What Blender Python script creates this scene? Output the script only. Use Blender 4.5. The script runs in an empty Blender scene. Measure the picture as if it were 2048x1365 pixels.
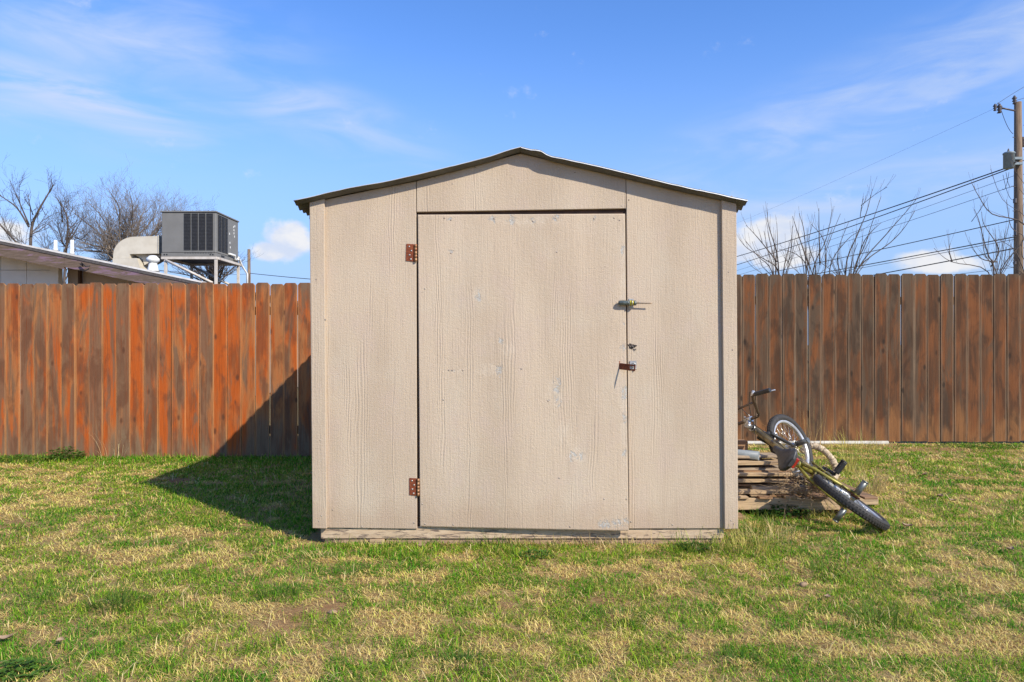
import bpy, math, random
import numpy as np
from mathutils import Vector, Matrix
random.seed(7); RNG = np.random.default_rng(11)
S = bpy.context.scene
C = S.collection
PI = math.pi
R = math.radians
# ------------------------------------------------------------ camera, sky, sun, exposure
F = 1400.0; CH = 1.15; HY = 690.0
cam = bpy.data.cameras.new('camera'); camo = bpy.data.objects.new('camera', cam); C.objects.link(camo)
cam.sensor_width = 36; cam.lens = F / 2048 * 36; cam.shift_y = (HY - 682.5) / 2048
camo.location = (0, 0, CH); camo.rotation_euler = (R(90), 0, 0)
cam.clip_start = 0.05; cam.clip_end = 3000
S.camera = camo
SUNV = Vector((1.93, -1.87, 1.98)).normalized()
sun = bpy.data.lights.new('sun', 'SUN'); suno = bpy.data.objects.new('sun', sun); C.objects.link(suno)
sun.energy = 5.0; sun.angle = R(0.55); sun.color = (1.0, 0.925, 0.79)
suno.rotation_euler = SUNV.to_track_quat('Z', 'Y').to_euler(); suno.location = (4, -4, 6)
S.view_settings.view_transform = 'Standard'; S.view_settings.look = 'None'
S.view_settings.exposure = 0.25; S.view_settings.gamma = 1.0; S.view_settings.use_curve_mapping = False
W = bpy.data.worlds.new('World'); S.world = W; W.use_nodes = True
S.render.engine = 'CYCLES'


class NT:
    """small helper for writing node graphs"""
    def __init__(s, tree): s.t = tree; s.n = tree.nodes; s.l = tree.links
    def add(s, kind, **kw):
        n = s.n.new(kind)
        for k, v in kw.items(): setattr(n, k, v)
        return n
    def put(s, sock, v):
        if v is None: return
        if hasattr(v, 'is_linked') or isinstance(v, bpy.types.NodeSocket): s.l.new(v, sock)
        else:
            if isinstance(v, (tuple, list)) and len(v) == 3 and sock.type == 'RGBA': v = (*v, 1)
            sock.default_value = v
    def math(s, op, a, b=None, c=None, clamp=False):
        n = s.add('ShaderNodeMath', operation=op); n.use_clamp = clamp
        s.put(n.inputs[0], a); s.put(n.inputs[1], b); s.put(n.inputs[2], c)
        return n.outputs[0]
    def vmath(s, op, a, b=None):
        n = s.add('ShaderNodeVectorMath', operation=op); s.put(n.inputs[0], a); s.put(n.inputs[1], b)
        return n.outputs['Value'] if op in ('LENGTH', 'DOT_PRODUCT') else n.outputs[0]
    def noise(s, vec, scale=5, detail=3, rough=.5, dist=0, dims='3D', out=0):
        n = s.add('ShaderNodeTexNoise', noise_dimensions=dims)
        if vec is not None: s.l.new(vec, n.inputs['Vector'])
        n.inputs['Scale'].default_value = scale; n.inputs['Detail'].default_value = detail
        n.inputs['Roughness'].default_value = rough; n.inputs['Distortion'].default_value = dist
        return n.outputs[out]
    def maprange(s, v, a, b, c=0, d=1, smooth=True):
        n = s.add('ShaderNodeMapRange'); n.interpolation_type = 'SMOOTHSTEP' if smooth else 'LINEAR'
        s.put(n.inputs[0], v); s.put(n.inputs[1], a); s.put(n.inputs[2], b); s.put(n.inputs[3], c); s.put(n.inputs[4], d)
        return n.outputs[0]
    def mix(s, f, a, b, mode='MIX'):
        n = s.add('ShaderNodeMix', data_type='RGBA', blend_type=mode)
        s.put(n.inputs[0], f); s.put(n.inputs[6], a); s.put(n.inputs[7], b)
        return n.outputs[2]
    def mapping(s, vec, scale=(1, 1, 1), loc=(0, 0, 0)):
        n = s.add('ShaderNodeMapping'); s.l.new(vec, n.inputs[0])
        n.inputs['Scale'].default_value = scale; n.inputs['Location'].default_value = loc
        return n.outputs[0]
    def combine(s, x, y, z):
        n = s.add('ShaderNodeCombineXYZ'); s.put(n.inputs[0], x); s.put(n.inputs[1], y); s.put(n.inputs[2], z)
        return n.outputs[0]
    def sep(s, v):
        n = s.add('ShaderNodeSeparateXYZ'); s.l.new(v, n.inputs[0]); return n.outputs


# ---- world: Nishita sky with thin cirrus and a few low cumulus clouds
w = NT(W.node_tree)
for n in list(w.n): w.n.remove(n)
sky = w.add('ShaderNodeTexSky', sky_type='NISHITA'); sky.sun_disc = False
sky.sun_elevation = math.asin(SUNV.z); sky.sun_rotation = math.atan2(SUNV.x, SUNV.y)
sky.air_density = 0.85; sky.dust_density = 0.3; sky.ozone_density = 2.5; sky.altitude = 600
hs = w.add('ShaderNodeHueSaturation'); hs.inputs['Saturation'].default_value = 1.0; hs.inputs['Hue'].default_value = 0.5
hs.inputs['Value'].default_value = 1.0
w.l.new(sky.outputs[0], hs.inputs['Color']); skyb = w.mix(1.0, hs.outputs[0], (1.0, 1.42, 1.96), 'MULTIPLY')
tc = w.add('ShaderNodeTexCoord'); dirv = tc.outputs['Generated']
dirn = w.vmath('NORMALIZE', dirv)
sx = w.sep(dirn)
den = w.math('MAXIMUM', sx[2], 0.06)
# cirrus lives on a high flat layer
pl = w.combine(w.math('DIVIDE', sx[0], den), w.math('DIVIDE', sx[1], den), 0.0)
wob = w.noise(w.mapping(pl, (.5, .5, 1)), 1.0, 3, .5, 0, out=1)
pl2 = w.vmath('ADD', w.mapping(pl, (.32, .95, 1), (3.1, 1.7, 0)), w.vmath('MULTIPLY', wob, (.9, .9, 0)))
cir = w.noise(pl2, 1.2, 7, .55)
cirb = w.noise(w.mapping(pl, (.25, .4, 1), (9.3, 2.2, 0)), 1.0, 3, .5)
c1 = w.math('MULTIPLY', w.maprange(cir, .42, .85), w.maprange(cirb, .34, .66))
def pxdir(px, py):
    return Vector(((px - 1024) / F, 1, (HY - py) / F)).normalized()
def blob(px, py, rx, ry, soft=1.0, tilt=0.0):
    d = w.vmath('SUBTRACT', dirn, tuple(pxdir(px, py)))
    s = w.sep(d)
    u = w.math('ADD', w.math('MULTIPLY', s[0], math.cos(tilt)), w.math('MULTIPLY', s[2], math.sin(tilt)))
    v = w.math('SUBTRACT', w.math('MULTIPLY', s[2], math.cos(tilt)), w.math('MULTIPLY', s[0], math.sin(tilt)))
    q = w.combine(w.math('MULTIPLY', u, F / rx), w.math('MULTIPLY', s[1], 1.5), w.math('MULTIPLY', v, F / ry))
    return w.maprange(w.vmath('LENGTH', q), 0.0, 1.0 * soft, 1, 0)
soft = None
for b in [(130, 190, 400, 110, 1, -.10), (250, 80, 420, 110, 1, .1), (1700, 230, 620, 130, 1, .32), (1950, 120, 500, 120, 1, .35), 
          (620, 220, 420, 90, 1, -.3), (1650, 400, 700, 90, 1, .12)]:
    m = blob(*b); soft = m if soft is None else w.math('MAXIMUM', soft, m)
strk = w.noise(w.mapping(dirn, (2.2, 2.2, 9), (1, 4, 2)), 2.4, 6, .55, .6)
c2 = w.math('MULTIPLY', soft, w.maprange(strk, .30, .82))
c2 = w.math('MULTIPLY', c2, 0.85)
c3 = w.math('MULTIPLY', w.math('MAXIMUM', blob(150, 195, 300, 62, 1, -.22), w.math('MULTIPLY', blob(1880, 185, 420, 52, 1, .38), .6)), w.maprange(strk, .32, .60)); c3 = w.math('MULTIPLY', c3, .95)
cloud = w.math('MAXIMUM', w.math('MULTIPLY', c1, .06), c2); cloud = w.math('MAXIMUM', cloud, c3)
haz = w.maprange(sx[2], -.02, .44, .98, 0)
skyb = w.mix(haz, skyb, (2.75, 3.80, 5.65))
skyc = w.mix(cloud, skyb, (4.3, 5.0, 6.4))
cum = None
for b in [(575, 480, 80, 58), (540, 500, 60, 34), (1530, 475, 100, 66), (1485, 500, 80, 56), (1560, 515, 110, 40), (1848, 518, 66, 30), (1880, 530, 90, 24), (-15, 465, 80, 45), (585, 465, 50, 40)]:
    m = blob(*b); cum = m if cum is None else w.math('MAXIMUM', cum, m)
puff = w.noise(w.mapping(dirn, (1, 1, 1.25)), 15, 6, .62)
cumd = w.maprange(w.math('ADD', cum, w.math('MULTIPLY', w.math('SUBTRACT', puff, .5), 1.7)), .22, .72)
shd = w.noise(w.mapping(dirn, (1, 1, 1.6), (0, 0, .03)), 22, 4, .55)
cumc = w.mix(w.maprange(shd, .3, .65), (4.7, 5.2, 6.3), (6.4, 6.3, 6.25))
skyc = w.mix(w.math('MULTIPLY', cumd, .92), skyc, cumc)
bg = w.add('ShaderNodeBackground'); bg.inputs['Strength'].default_value = 0.122
w.l.new(skyc, bg.inputs[0])
wo = w.add('ShaderNodeOutputWorld'); w.l.new(bg.outputs[0], wo.inputs[0])


# ------------------------------------------------------------ materials
MATS = {}
def newmat(name):
    m = bpy.data.materials.new(name); m.use_nodes = True
    t = NT(m.node_tree); b = t.n['Principled BSDF']; MATS[name] = m
    return m, t, b
def setb(t, b, col=None, rough=None, metal=None, spec=None, bump=None, bstr=.3, bdist=.002):
    if col is not None: t.put(b.inputs['Base Color'], col)
    if rough is not None: t.put(b.inputs['Roughness'], rough)
    if metal is not None: t.put(b.inputs['Metallic'], metal)
    if spec is not None: t.put(b.inputs['Specular IOR Level'], spec)
    if bump is not None:
        n = t.add('ShaderNodeBump'); n.inputs['Strength'].default_value = bstr; n.inputs['Distance'].default_value = bdist
        t.l.new(bump, n.inputs['Height']); t.l.new(n.outputs[0], b.inputs['Normal'])
def ocoord(t): return t.add('ShaderNodeTexCoord').outputs['Object']
def simple(name, c1, c2=None, rough=.6, metal=0, scale=20, stretch=(1, 1, 1), spec=.4, bstr=.15, wear=None, wearlo=.58, wearhi=.68, wscale=None):
    m, t, b = newmat(name); v = t.mapping(ocoord(t), stretch)
    n = t.noise(v, scale, 5, .6)
    col = t.mix(t.maprange(n, .35, .65), c1, c2 or tuple(x * .8 for x in c1))
    if wear is not None:
        n2 = t.noise(v, wscale or scale * .6, 6, .65, .4)
        col = t.mix(t.maprange(n2, wearlo, wearhi), col, wear)
    setb(t, b, col, rough, metal, spec, n, bstr, .002)
    return m

def siding(name, spots=(), dark=(.0, .0), tint=1.0, offx=0.0, drop=True, smears=()):
    """painted embossed hardboard siding"""
    m, t, b = newmat(name); o = ocoord(t)
    o2 = t.mapping(o, (1, 1, 1), (offx, 0, 0))
    big = t.noise(t.mapping(o2, (2.2, 1, .7)), 1.6, 2, .5)
    # cathedral grain: rings around slowly wandering columns
    warp = t.noise(t.mapping(o2, (3.0, 1, .8)), 1.3, 3, .55)
    s = t.sep(o2)
    phase = t.math('ADD', t.math('MULTIPLY', s[0], 400.0), t.math('MULTIPLY', warp, 42.0))
    rings = t.math('SINE', phase)
    ringmask = t.maprange(t.noise(t.mapping(o2, (9.0, 1, .5)), 1.2, 3, .55), .56, .65)
    fine = t.noise(t.mapping(o2, (150, 60, 5.0)), 1.0, 3, .6)
    stip = t.noise(t.mapping(o2, (1, 1, 1)), 190, 3, .65)
    horiz = t.noise(t.mapping(o2, (14, 14, 260)), 1.0, 2, .5)
    h = t.math('MULTIPLY', t.math('MULTIPLY', rings, ringmask), .46)
    h = t.math('ADD', h, t.math('MULTIPLY', fine, 1.3))
    h = t.math('ADD', h, t.math('MULTIPLY', stip, 1.3))
    h = t.math('ADD', h, t.math('MULTIPLY', t.noise(o2, 70, 4, .6), 1.1))
    h = t.math('ADD', h, t.math('MULTIPLY', horiz, .45))
    A = (.525 * tint, .416 * tint, .304 * tint); B = (.462 * tint, .362 * tint, .262 * tint)
    col = t.mix(t.maprange(big, .35, .68), A, B)
    blot = t.noise(t.mapping(o2, (1.2, 1, .9)), 2.7, 5, .6)
    col = t.mix(t.maprange(blot, .45, .75, 0, .55), col, (.53, .45, .345))
    col = t.mix(t.math('MULTIPLY', t.maprange(fine, .5, .72), .26), col, (.38, .29, .22))
    col = t.mix(t.math('MULTIPLY', t.math('MULTIPLY', ringmask, t.maprange(rings, .3, 1)), .20), col, (.36, .27, .20))
    col = t.mix(t.math('MULTIPLY', t.maprange(t.noise(t.mapping(o2, (3, 1, 2.2)), 1.7, 4, .6), .48, .66), .30), col, (.50, .385, .315))
    # dust low down and thin dirt runs
    dirt = t.noise(t.mapping(o2, (22, 5, 1.2)), 1.0, 4, .6)
    col = t.mix(t.math('MULTIPLY', t.maprange(dirt, .56, .74), .16), col, (.33, .24, .17))
    spl = t.math('ADD', s[2], t.math('MULTIPLY', t.math('SUBTRACT', t.noise(o2, 6.5, 5, .65), .5), .30))
    col = t.mix(t.maprange(spl, .12, .30, .34, 0), col, (.36, .235, .15))
    pits = t.noise(o2, 46, 2, .5)
    col = t.mix(t.math('MULTIPLY', t.maprange(pits, .75, .79), .6), col, (.24, .19, .15))
    if smears:   # pale filler rubbed over old fixings
        acc = t.add('ShaderNodeAttribute', attribute_name='smear').outputs['Fac']
        sm = t.maprange(t.math('ADD', acc, t.math('MULTIPLY', t.math('SUBTRACT', t.noise(t.mapping(o, (1.3, 1, .8)), 15, 6, .72, 1.0), .5), 3.4)), .55, 1.25)
        col = t.mix(t.math('MULTIPLY', sm, .38), col, (.60, .51, .40)); h = t.math('SUBTRACT', h, t.math('MULTIPLY', sm, .25))
    if spots:
        acc = t.add('ShaderNodeAttribute', attribute_name='chip').outputs['Fac']
        chn = t.noise(t.mapping(o, (1, 1, .7)), 34, 6, .72, .9)
        chip = t.maprange(t.math('ADD', acc, t.math('MULTIPLY', t.math('SUBTRACT', chn, .5), 2.7)), .86, .98)
        chc = t.mix(t.maprange(t.noise(o, 110, 3, .6), .38, .6), (.30, .31, .31), (.50, .50, .47))
        col = t.mix(t.math('MULTIPLY', chip, .68), col, chc)
        h = t.math('SUBTRACT', h, t.math('MULTIPLY', chip, .9))
    setb(t, b, col, .72, 0, .25, h, .68, .0024)
    return m

def wood(name, base, second, grey, gl=.45, gh=.62, cl=.4, ch=.6, patch=(1.0, 1.0, .42), top=True, botc=None, grain=1.0, edge=(.060, .0695), edgec=None, far=None, dark=(.045, .03, .022), H=1.83, sat_edge=True):
    """weathered stained boards; each board gets its own offset"""
    m, t, b = newmat(name); tcn = t.add('ShaderNodeTexCoord'); o = tcn.outputs['Object']
    inf = t.add('ShaderNodeObjectInfo'); rnd = inf.outputs['Random']
    off = t.combine(t.math('MULTIPLY', rnd, 91.0), t.math('MULTIPLY', rnd, 37.0), t.math('MULTIPLY', rnd, 53.0))
    v = t.vmath('ADD', o, off)
    pn = t.noise(t.mapping(v, (5.5, 1, .95)), patch[2] * 3.0, 4, .55, .3)
    pn = t.math('ADD', pn, t.math('MULTIPLY', t.math('SUBTRACT', rnd, .5), .17))
    gn = t.noise(t.mapping(v, (7.5, 2, 1.15)), 1.0, 5, .62, .8)
    gn = t.math('ADD', gn, t.math('MULTIPLY', t.math('SUBTRACT', t.math('FRACT', t.math('MULTIPLY', rnd, 7.31)), .5), .16))
    fine = t.noise(t.mapping(v, (210, 60, 4.5)), 1.0, 4, .65)
    mid = t.noise(t.mapping(v, (60, 20, 1.8)), 1.0, 3, .6, .6)
    col = t.mix(t.maprange(pn, cl, ch), second, base)
    z = t.sep(o)[2]; x = t.sep(o)[0]
    if far:   # boards further along the run are more weathered
        gn = t.math('ADD', gn, t.maprange(t.sep(inf.outputs['Location'])[0], far[0], far[1], far[2], 0))
    gm = t.maprange(gn, gl, gh)
    col = t.mix(t.math('MULTIPLY', gm, .85), col, grey)
    if top:
        zz = t.math('ADD', z, t.math('MULTIPLY', t.math('SUBTRACT', gn, .5), .35))
        col = t.mix(t.maprange(zz, H - .13, H + .0, 0, .9), col, tuple(min(1, c * 1.15) for c in grey))
    if botc:
        zz = t.math('ADD', z, t.math('MULTIPLY', t.math('SUBTRACT', pn, .5), 1.3))
        col = t.mix(t.maprange(zz, .02, .36, .9, 0), col, botc)
    # pale arrises: worn stain, plus sun-caught edge highlights put into the colour
    bl = t.noise(t.mapping(v, (5.0, 2, 1.7)), 1.3, 4, .6, .5)
    col = t.mix(t.math('MULTIPLY', t.maprange(bl, .47, .62), .60), col, tuple(c * 1.15 for c in dark))
    ex = t.math('ABSOLUTE', x)
    em = t.math('MULTIPLY', t.maprange(ex, *edge), t.maprange(mid, .30, .62))
    if sat_edge: col = t.mix(t.math('MULTIPLY', em, .75), col, edgec or tuple(min(1, c * 1.25 + .06) for c in (base[0] * .9, base[1] * 1.7, base[2] * 1.9)))
    col = t.mix(t.math('MULTIPLY', t.maprange(mid, .50, .70), .45 * grain), col, tuple(c * .42 for c in base))
    col = t.mix(t.math('MULTIPLY', t.maprange(fine, .48, .70), .42 * grain), col, dark)
    col = t.mix(t.math('MULTIPLY', t.maprange(fine, .48, .28), .16 * grain), col, tuple(min(1, c * 1.5) for c in grey))
    vo = t.add('ShaderNodeTexVoronoi'); t.l.new(t.mapping(v, (8.5, 1, 4.2)), vo.inputs['Vector']); vo.inputs['Scale'].default_value = 1.0
    vr = t.sep(vo.outputs['Color'])[0]
    kd = t.math('ADD', vo.outputs['Distance'], t.math('MULTIPLY', t.math('SUBTRACT', mid, .5), .14))
    kn = t.math('MULTIPLY', t.maprange(kd, .06, .20, 1, 0), t.math('GREATER_THAN', vr, .58))
    col = t.mix(t.math('MULTIPLY', kn, .82), col, dark)
    hh = t.math('ADD', t.math('MULTIPLY', fine, 1.0), t.math('MULTIPLY', mid, 1.2)); hh = t.math('SUBTRACT', hh, t.math('MULTIPLY', kn, .6))
    setb(t, b, col, .82, 0, .2, hh, .5, .003)
    return m

def attr_mat(name, trans=.35, rough=.6):
    m, t, b = newmat(name)
    a = t.add('ShaderNodeAttribute', attribute_name='tint'); col = a.outputs['Color']
    setb(t, b, col, rough, 0, .25)
    tr = t.add('ShaderNodeBsdfTranslucent'); t.l.new(col, tr.inputs[0])
    mx = t.add('ShaderNodeMixShader'); mx.inputs[0].default_value = trans
    t.l.new(b.outputs[0], mx.inputs[1]); t.l.new(tr.outputs[0], mx.inputs[2])
    t.l.new(mx.outputs[0], t.n['Material Output'].inputs[0])
    return m


# ------------------------------------------------------------ mesh helpers
ORG = {}
class MB:
    def __init__(s): s.v = []; s.f = []; s.sm = []
    def addv(s, pts): i = len(s.v); s.v += [tuple(p) for p in pts]; return i
    def face(s, idx, sm=False): s.f.append(tuple(idx)); s.sm.append(sm)
    def box(s, x0, x1, y0, y1, z0, z1, M=None, bev=0.0):
        if bev > 0:
            b = min(bev, (x1 - x0) * .45, (y1 - y0) * .45, (z1 - z0) * .45)
            P = []
            for sx_ in (0, 1):
                for sy_ in (0, 1):
                    for sz_ in (0, 1):
                        X = x1 if sx_ else x0; Y = y1 if sy_ else y0; Z = z1 if sz_ else z0
                        dx = -b if sx_ else b; dy = -b if sy_ else b; dz = -b if sz_ else b
                        P += [(X, Y + dy, Z + dz), (X + dx, Y, Z + dz), (X + dx, Y + dy, Z)]
            if M is not None: P = [M @ Vector(p) for p in P]
            i = s.addv(P)
            k = lambda a, b_, c, w_: i + ((a * 4 + b_ * 2 + c) * 3 + w_)
            for a in (0, 1):
                s.face([k(a, 0, 0, 0), k(a, 1, 0, 0), k(a, 1, 1, 0), k(a, 0, 1, 0)])
                s.face([k(0, a, 0, 1), k(1, a, 0, 1), k(1, a, 1, 1), k(0, a, 1, 1)])
                s.face([k(0, 0, a, 2), k(1, 0, a, 2), k(1, 1, a, 2), k(0, 1, a, 2)])
                for c in (0, 1):
                    s.face([k(a, c, 0, 0), k(a, c, 0, 1), k(a, c, 1, 1), k(a, c, 1, 0)])
                    s.face([k(a, 0, c, 0), k(a, 0, c, 2), k(a, 1, c, 2), k(a, 1, c, 0)])
                    s.face([k(0, a, c, 1), k(0, a, c, 2), k(1, a, c, 2), k(1, a, c, 1)])
                    for e in (0, 1): s.face([k(a, c, e, 0), k(a, c, e, 1), k(a, c, e, 2)])
            return
        P = [(x, y, z) for z in (z0, z1) for y in (y0, y1) for x in (x0, x1)]
        if M is not None: P = [M @ Vector(p) for p in P]
        i = s.addv(P)
        for q in ((0, 2, 3, 1), (4, 5, 7, 6), (0, 1, 5, 4), (2, 6, 7, 3), (0, 4, 6, 2), (1, 3, 7, 5)): s.face([i + k for k in q])
    def poly(s, pts2, axis, a, b, M=None):
        """extrude a 2D outline; axis 'y': pts are (x,z)"""
        n = len(pts2)
        def mk(p, d): return {'y': (p[0], d, p[1]), 'x': (d, p[0], p[1]), 'z': (p[0], p[1], d)}[axis]
        P = [mk(p, a) for p in pts2] + [mk(p, b) for p in pts2]
        if M is not None: P = [M @ Vector(p) for p in P]
        i = s.addv(P)
        s.face([i + k for k in range(n)][::-1]); s.face([i + n + k for k in range(n)])
        for k in range(n): s.face([i + k, i + (k + 1) % n, i + n + (k + 1) % n, i + n + k])
    def tube(s, pts, rad, n=8, caps=True, closed=False, sq=1.0):
        pts = [Vector(p) for p in pts]; m = len(pts)
        if not hasattr(rad, '__len__'): rad = [rad] * m
        prev = None; rings = []
        for k in range(m):
            if closed: t_ = pts[(k + 1) % m] - pts[k - 1]
            else: t_ = pts[min(k + 1, m - 1)] - pts[max(k - 1, 0)]
            if t_.length < 1e-9: t_ = Vector((0, 0, 1))
            t_.normalize()
            if prev is None:
                a = Vector((0, 0, 1)) if abs(t_.z) < .9 else Vector((1, 0, 0))
                u = t_.cross(a).normalized()
            else:
                u = prev - t_ * prev.dot(t_)
                u = u.normalized() if u.length > 1e-6 else t_.orthogonal().normalized()
            prev = u; v = t_.cross(u)
            rings.append(s.addv([pts[k] + (u * math.cos(2 * PI * j / n) + v * sq * math.sin(2 * PI * j / n)) * rad[k] for j in range(n)]))
        K = m if closed else m - 1
        for k in range(K):
            a, b = rings[k], rings[(k + 1) % m]
            for j in range(n): s.face([a + j, a + (j + 1) % n, b + (j + 1) % n, b + j], True)
        if caps and not closed:
            s.face([rings[0] + j for j in range(n)][::-1]); s.face([rings[-1] + j for j in range(n)])
    def cyl(s, a, b, r, n=16, r2=None): s.tube([a, b], [r, r if r2 is None else r2], n)
    def torus(s, c, axis, Rr, r, n=48, k=10, sq=1.0, arc=None):
        axis = Vector(axis).normalized(); u = axis.orthogonal().normalized(); v = axis.cross(u); c = Vector(c)
        base = []
        for i in range(n):
            th = 2 * PI * i / n; d = u * math.cos(th) + v * math.sin(th)
            base.append(s.addv([c + d * (Rr + r * math.cos(2 * PI * j / k)) + axis * (r * sq * math.sin(2 * PI * j / k)) for j in range(k)]))
        for i in range(n):
            a, b = base[i], base[(i + 1) % n]
            for j in range(k): s.face([a + j, b + j, b + (j + 1) % k, a + (j + 1) % k], True)
    def lathe(s, c, axis, prof, n=20):
        axis = Vector(axis).normalized(); u = axis.orthogonal().normalized(); v = axis.cross(u); c = Vector(c); rr = []
        for (r, h) in prof: rr.append(s.addv([c + axis * h + (u * math.cos(2 * PI * j / n) + v * math.sin(2 * PI * j / n)) * max(r, 1e-4) for j in range(n)]))
        for i in range(len(prof) - 1):
            for j in range(n): s.face([rr[i] + j, rr[i] + (j + 1) % n, rr[i + 1] + (j + 1) % n, rr[i + 1] + j], True)
        s.face([rr[0] + j for j in range(n)][::-1]); s.face([rr[-1] + j for j in range(n)])
    def build(s, name, mat, parent=None, org=None):
        o3 = org if org is not None else (ORG.get(parent.name, (0, 0, 0)) if parent is not None else (0, 0, 0))
        me = bpy.data.meshes.new(name)
        vs = [(p[0] - o3[0], p[1] - o3[1], p[2] - o3[2]) for p in s.v]
        me.from_pydata(vs, [], s.f); me.polygons.foreach_set('use_smooth', s.sm)
        if mat is not None: me.materials.append(MATS[mat] if isinstance(mat, str) else mat)
        me.update()
        o = bpy.data.objects.new(name, me); C.objects.link(o)
        if parent is not None: o.parent = parent
        ORG[o.name] = tuple(o3)
        if parent is None and org is not None: o.location = org
        return o
def tag(o, label=None, cat=None, group=None, kind=None):
    if label: o['label'] = label
    if cat: o['category'] = cat
    if group: o['group'] = group
    if kind: o['kind'] = kind
    return o
def thing(name, loc, label, cat, group=None):
    o = bpy.data.objects.new(name, None); C.objects.link(o); o.location = loc; o.empty_display_size = .1
    ORG[o.name] = tuple(loc); return tag(o, label, cat, group)
def solo(name, mb, mat, loc, label, cat, group=None):
    o = mb.build(name, mat, None, org=loc); return tag(o, label, cat, group)
def P(px, py, Y): return Vector(((px - 1024) / F * Y, Y, CH - (py - HY) / F * Y))
def npmesh(name, V, Fc, mat, col=None, smooth=False, kind=None, parent=None):
    """V (n,3), Fc (m,3) triangles"""
    me = bpy.data.meshes.new(name); me.vertices.add(len(V)); me.vertices.foreach_set('co', V.astype(np.float32).ravel())
    m = len(Fc); me.loops.add(m * 3); me.loops.foreach_set('vertex_index', Fc.astype(np.int32).ravel())
    me.polygons.add(m); me.polygons.foreach_set('loop_start', np.arange(0, m * 3, 3, dtype=np.int32))
    try: me.polygons.foreach_set('loop_total', np.full(m, 3, dtype=np.int32))
    except Exception: pass
    me.polygons.foreach_set('use_smooth', np.full(m, smooth))
    if col is not None:
        a = me.attributes.new('tint', 'FLOAT_COLOR', 'POINT')
        a.data.foreach_set('color', np.c_[col, np.ones(len(col))].astype(np.float32).ravel())
    me.materials.append(MATS[mat]); me.update(calc_edges=True)
    o = bpy.data.objects.new(name, me); C.objects.link(o)
    if parent is not None: o.parent = parent
    if kind: o['kind'] = kind
    return o

LAT = {}
def vnoise(x, y, seed):
    """smooth value noise on a 256 lattice"""
    if seed not in LAT: LAT[seed] = np.random.default_rng(seed).random((256, 256))
    g = LAT[seed]
    xi = np.floor(x).astype(int); yi = np.floor(y).astype(int); fx = x - xi; fy = y - yi
    fx = fx * fx * (3 - 2 * fx); fy = fy * fy * (3 - 2 * fy)
    a = g[xi & 255, yi & 255]; b = g[(xi + 1) & 255, yi & 255]; c = g[xi & 255, (yi + 1) & 255]; d = g[(xi + 1) & 255, (yi + 1) & 255]
    return (a * (1 - fx) + b * fx) * (1 - fy) + (c * (1 - fx) + d * fx) * fy
def fbm(x, y, seed, oct=4):
    s = 0; a = .5; tot = 0
    for k in range(oct): s = s + a * vnoise(x * 2 ** k + 17 * k, y * 2 ** k + 5 * k, seed + k); tot += a; a *= .5
    return s / tot
def sstep(v, a, b):
    t_ = np.clip((v - a) / (b - a), 0, 1); return t_ * t_ * (3 - 2 * t_)
def gz(x, y):
    x = np.asarray(x, float); y = np.asarray(y, float)
    l = sstep(-x, -.3, 1.2) * sstep(y, 4.6, 7.3) * -.028
    r = sstep(x, -.3, 1.6) * sstep(y, 4.6, 7.6) * .068
    n = (fbm(x * 1.6 + 40, y * 1.6 + 40, 5, 3) - .5) * .035 * sstep(np.abs(y - 5.2) + np.abs(x) * 0, -1, 1)
    near = sstep(np.abs(x), .9, 1.5) + sstep(-y, -4.0, -3.7)
    return l + r + n * np.clip(near, 0, 1) * (1 - sstep(y, 6.6, 7.2))
def gzf(x, y): return float(gz(x, y))

# ------------------------------------------------------------ material library
SH = 348.26                                     # pixels per metre at the shed front (Y = 4.02)
def sx_(px): return (px - 1024) / SH
def sz_(py): return CH - (py - HY) / SH
SPX = [(985, 440, 10, 11), (1025, 440, 14, 18), (1066, 441, 9, 10), (1111, 437, 11, 11), (1187, 438, 10, 9), (899, 438, 14, 6),
       (957, 592, 8, 18), (1003, 680, 8, 16), (1000, 740, 10, 22), (1113, 775, 12, 26), (1118, 805, 12, 16), (1152, 912, 22, 14), (1240, 1040, 40, 14),
       (1247, 785, 9, 26), (1249, 840, 8, 26), (1246, 500, 8, 16), (1246, 650, 8, 10), (1246, 695, 9, 12), (902, 505, 10, 7), (1215, 1045, 30, 12), (1096, 800, 5, 5), (1247, 905, 7, 14), (1043, 738, 5, 4), (905, 742, 14, 3)]
siding('siding_paint', (), offx=0)
siding('siding_paint_right', (), offx=3.7)
siding('siding_paint_header', (), offx=7.1)
siding('trim_paint', (), tint=.99, offx=11.3)
SMEARS = [(975, 738, 42, 18), (1112, 785, 22, 48), (1125, 860, 20, 26), (1020, 700, 22, 20), (905, 742, 26, 7), (1247, 560, 10, 120), (1247, 850, 10, 120), (1060, 442, 90, 12), (1152, 912, 26, 20), (1225, 1040, 36, 18), (958, 590, 14, 22)]
siding('door_paint', SPX, offx=5.37, tint=1.02, smears=SMEARS)
simple('sill_paint', (.56, .42, .28), (.46, .33, .21), .8, scale=9, stretch=(1, 1, 6), bstr=.5, wear=(.17, .12, .09), wearlo=.50, wearhi=.62, wscale=10)
simple('skid_wood', (.40, .27, .17), (.28, .18, .11), .85, scale=12, stretch=(1, 3, 8), bstr=.6, wear=(.09, .06, .045), wearlo=.57, wearhi=.7)
simple('dark_frame_wood', (.085, .045, .028), (.05, .028, .018), .8, scale=14, stretch=(1, 1, 1), bstr=.4)
simple('shed_inside', (.12, .09, .06), (.08, .06, .04), .9)
simple('roof_metal', (.60, .61, .61), (.50, .51, .51), .5, .3, scale=6, bstr=.1, wear=(.30, .24, .19), wearlo=.60, wearhi=.72)
simple('roof_underside_shaded', (.135, .125, .112), (.09, .083, .074), .6, .1, scale=9)  # darker copy of the sheet metal, underside shade put into its colour
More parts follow.
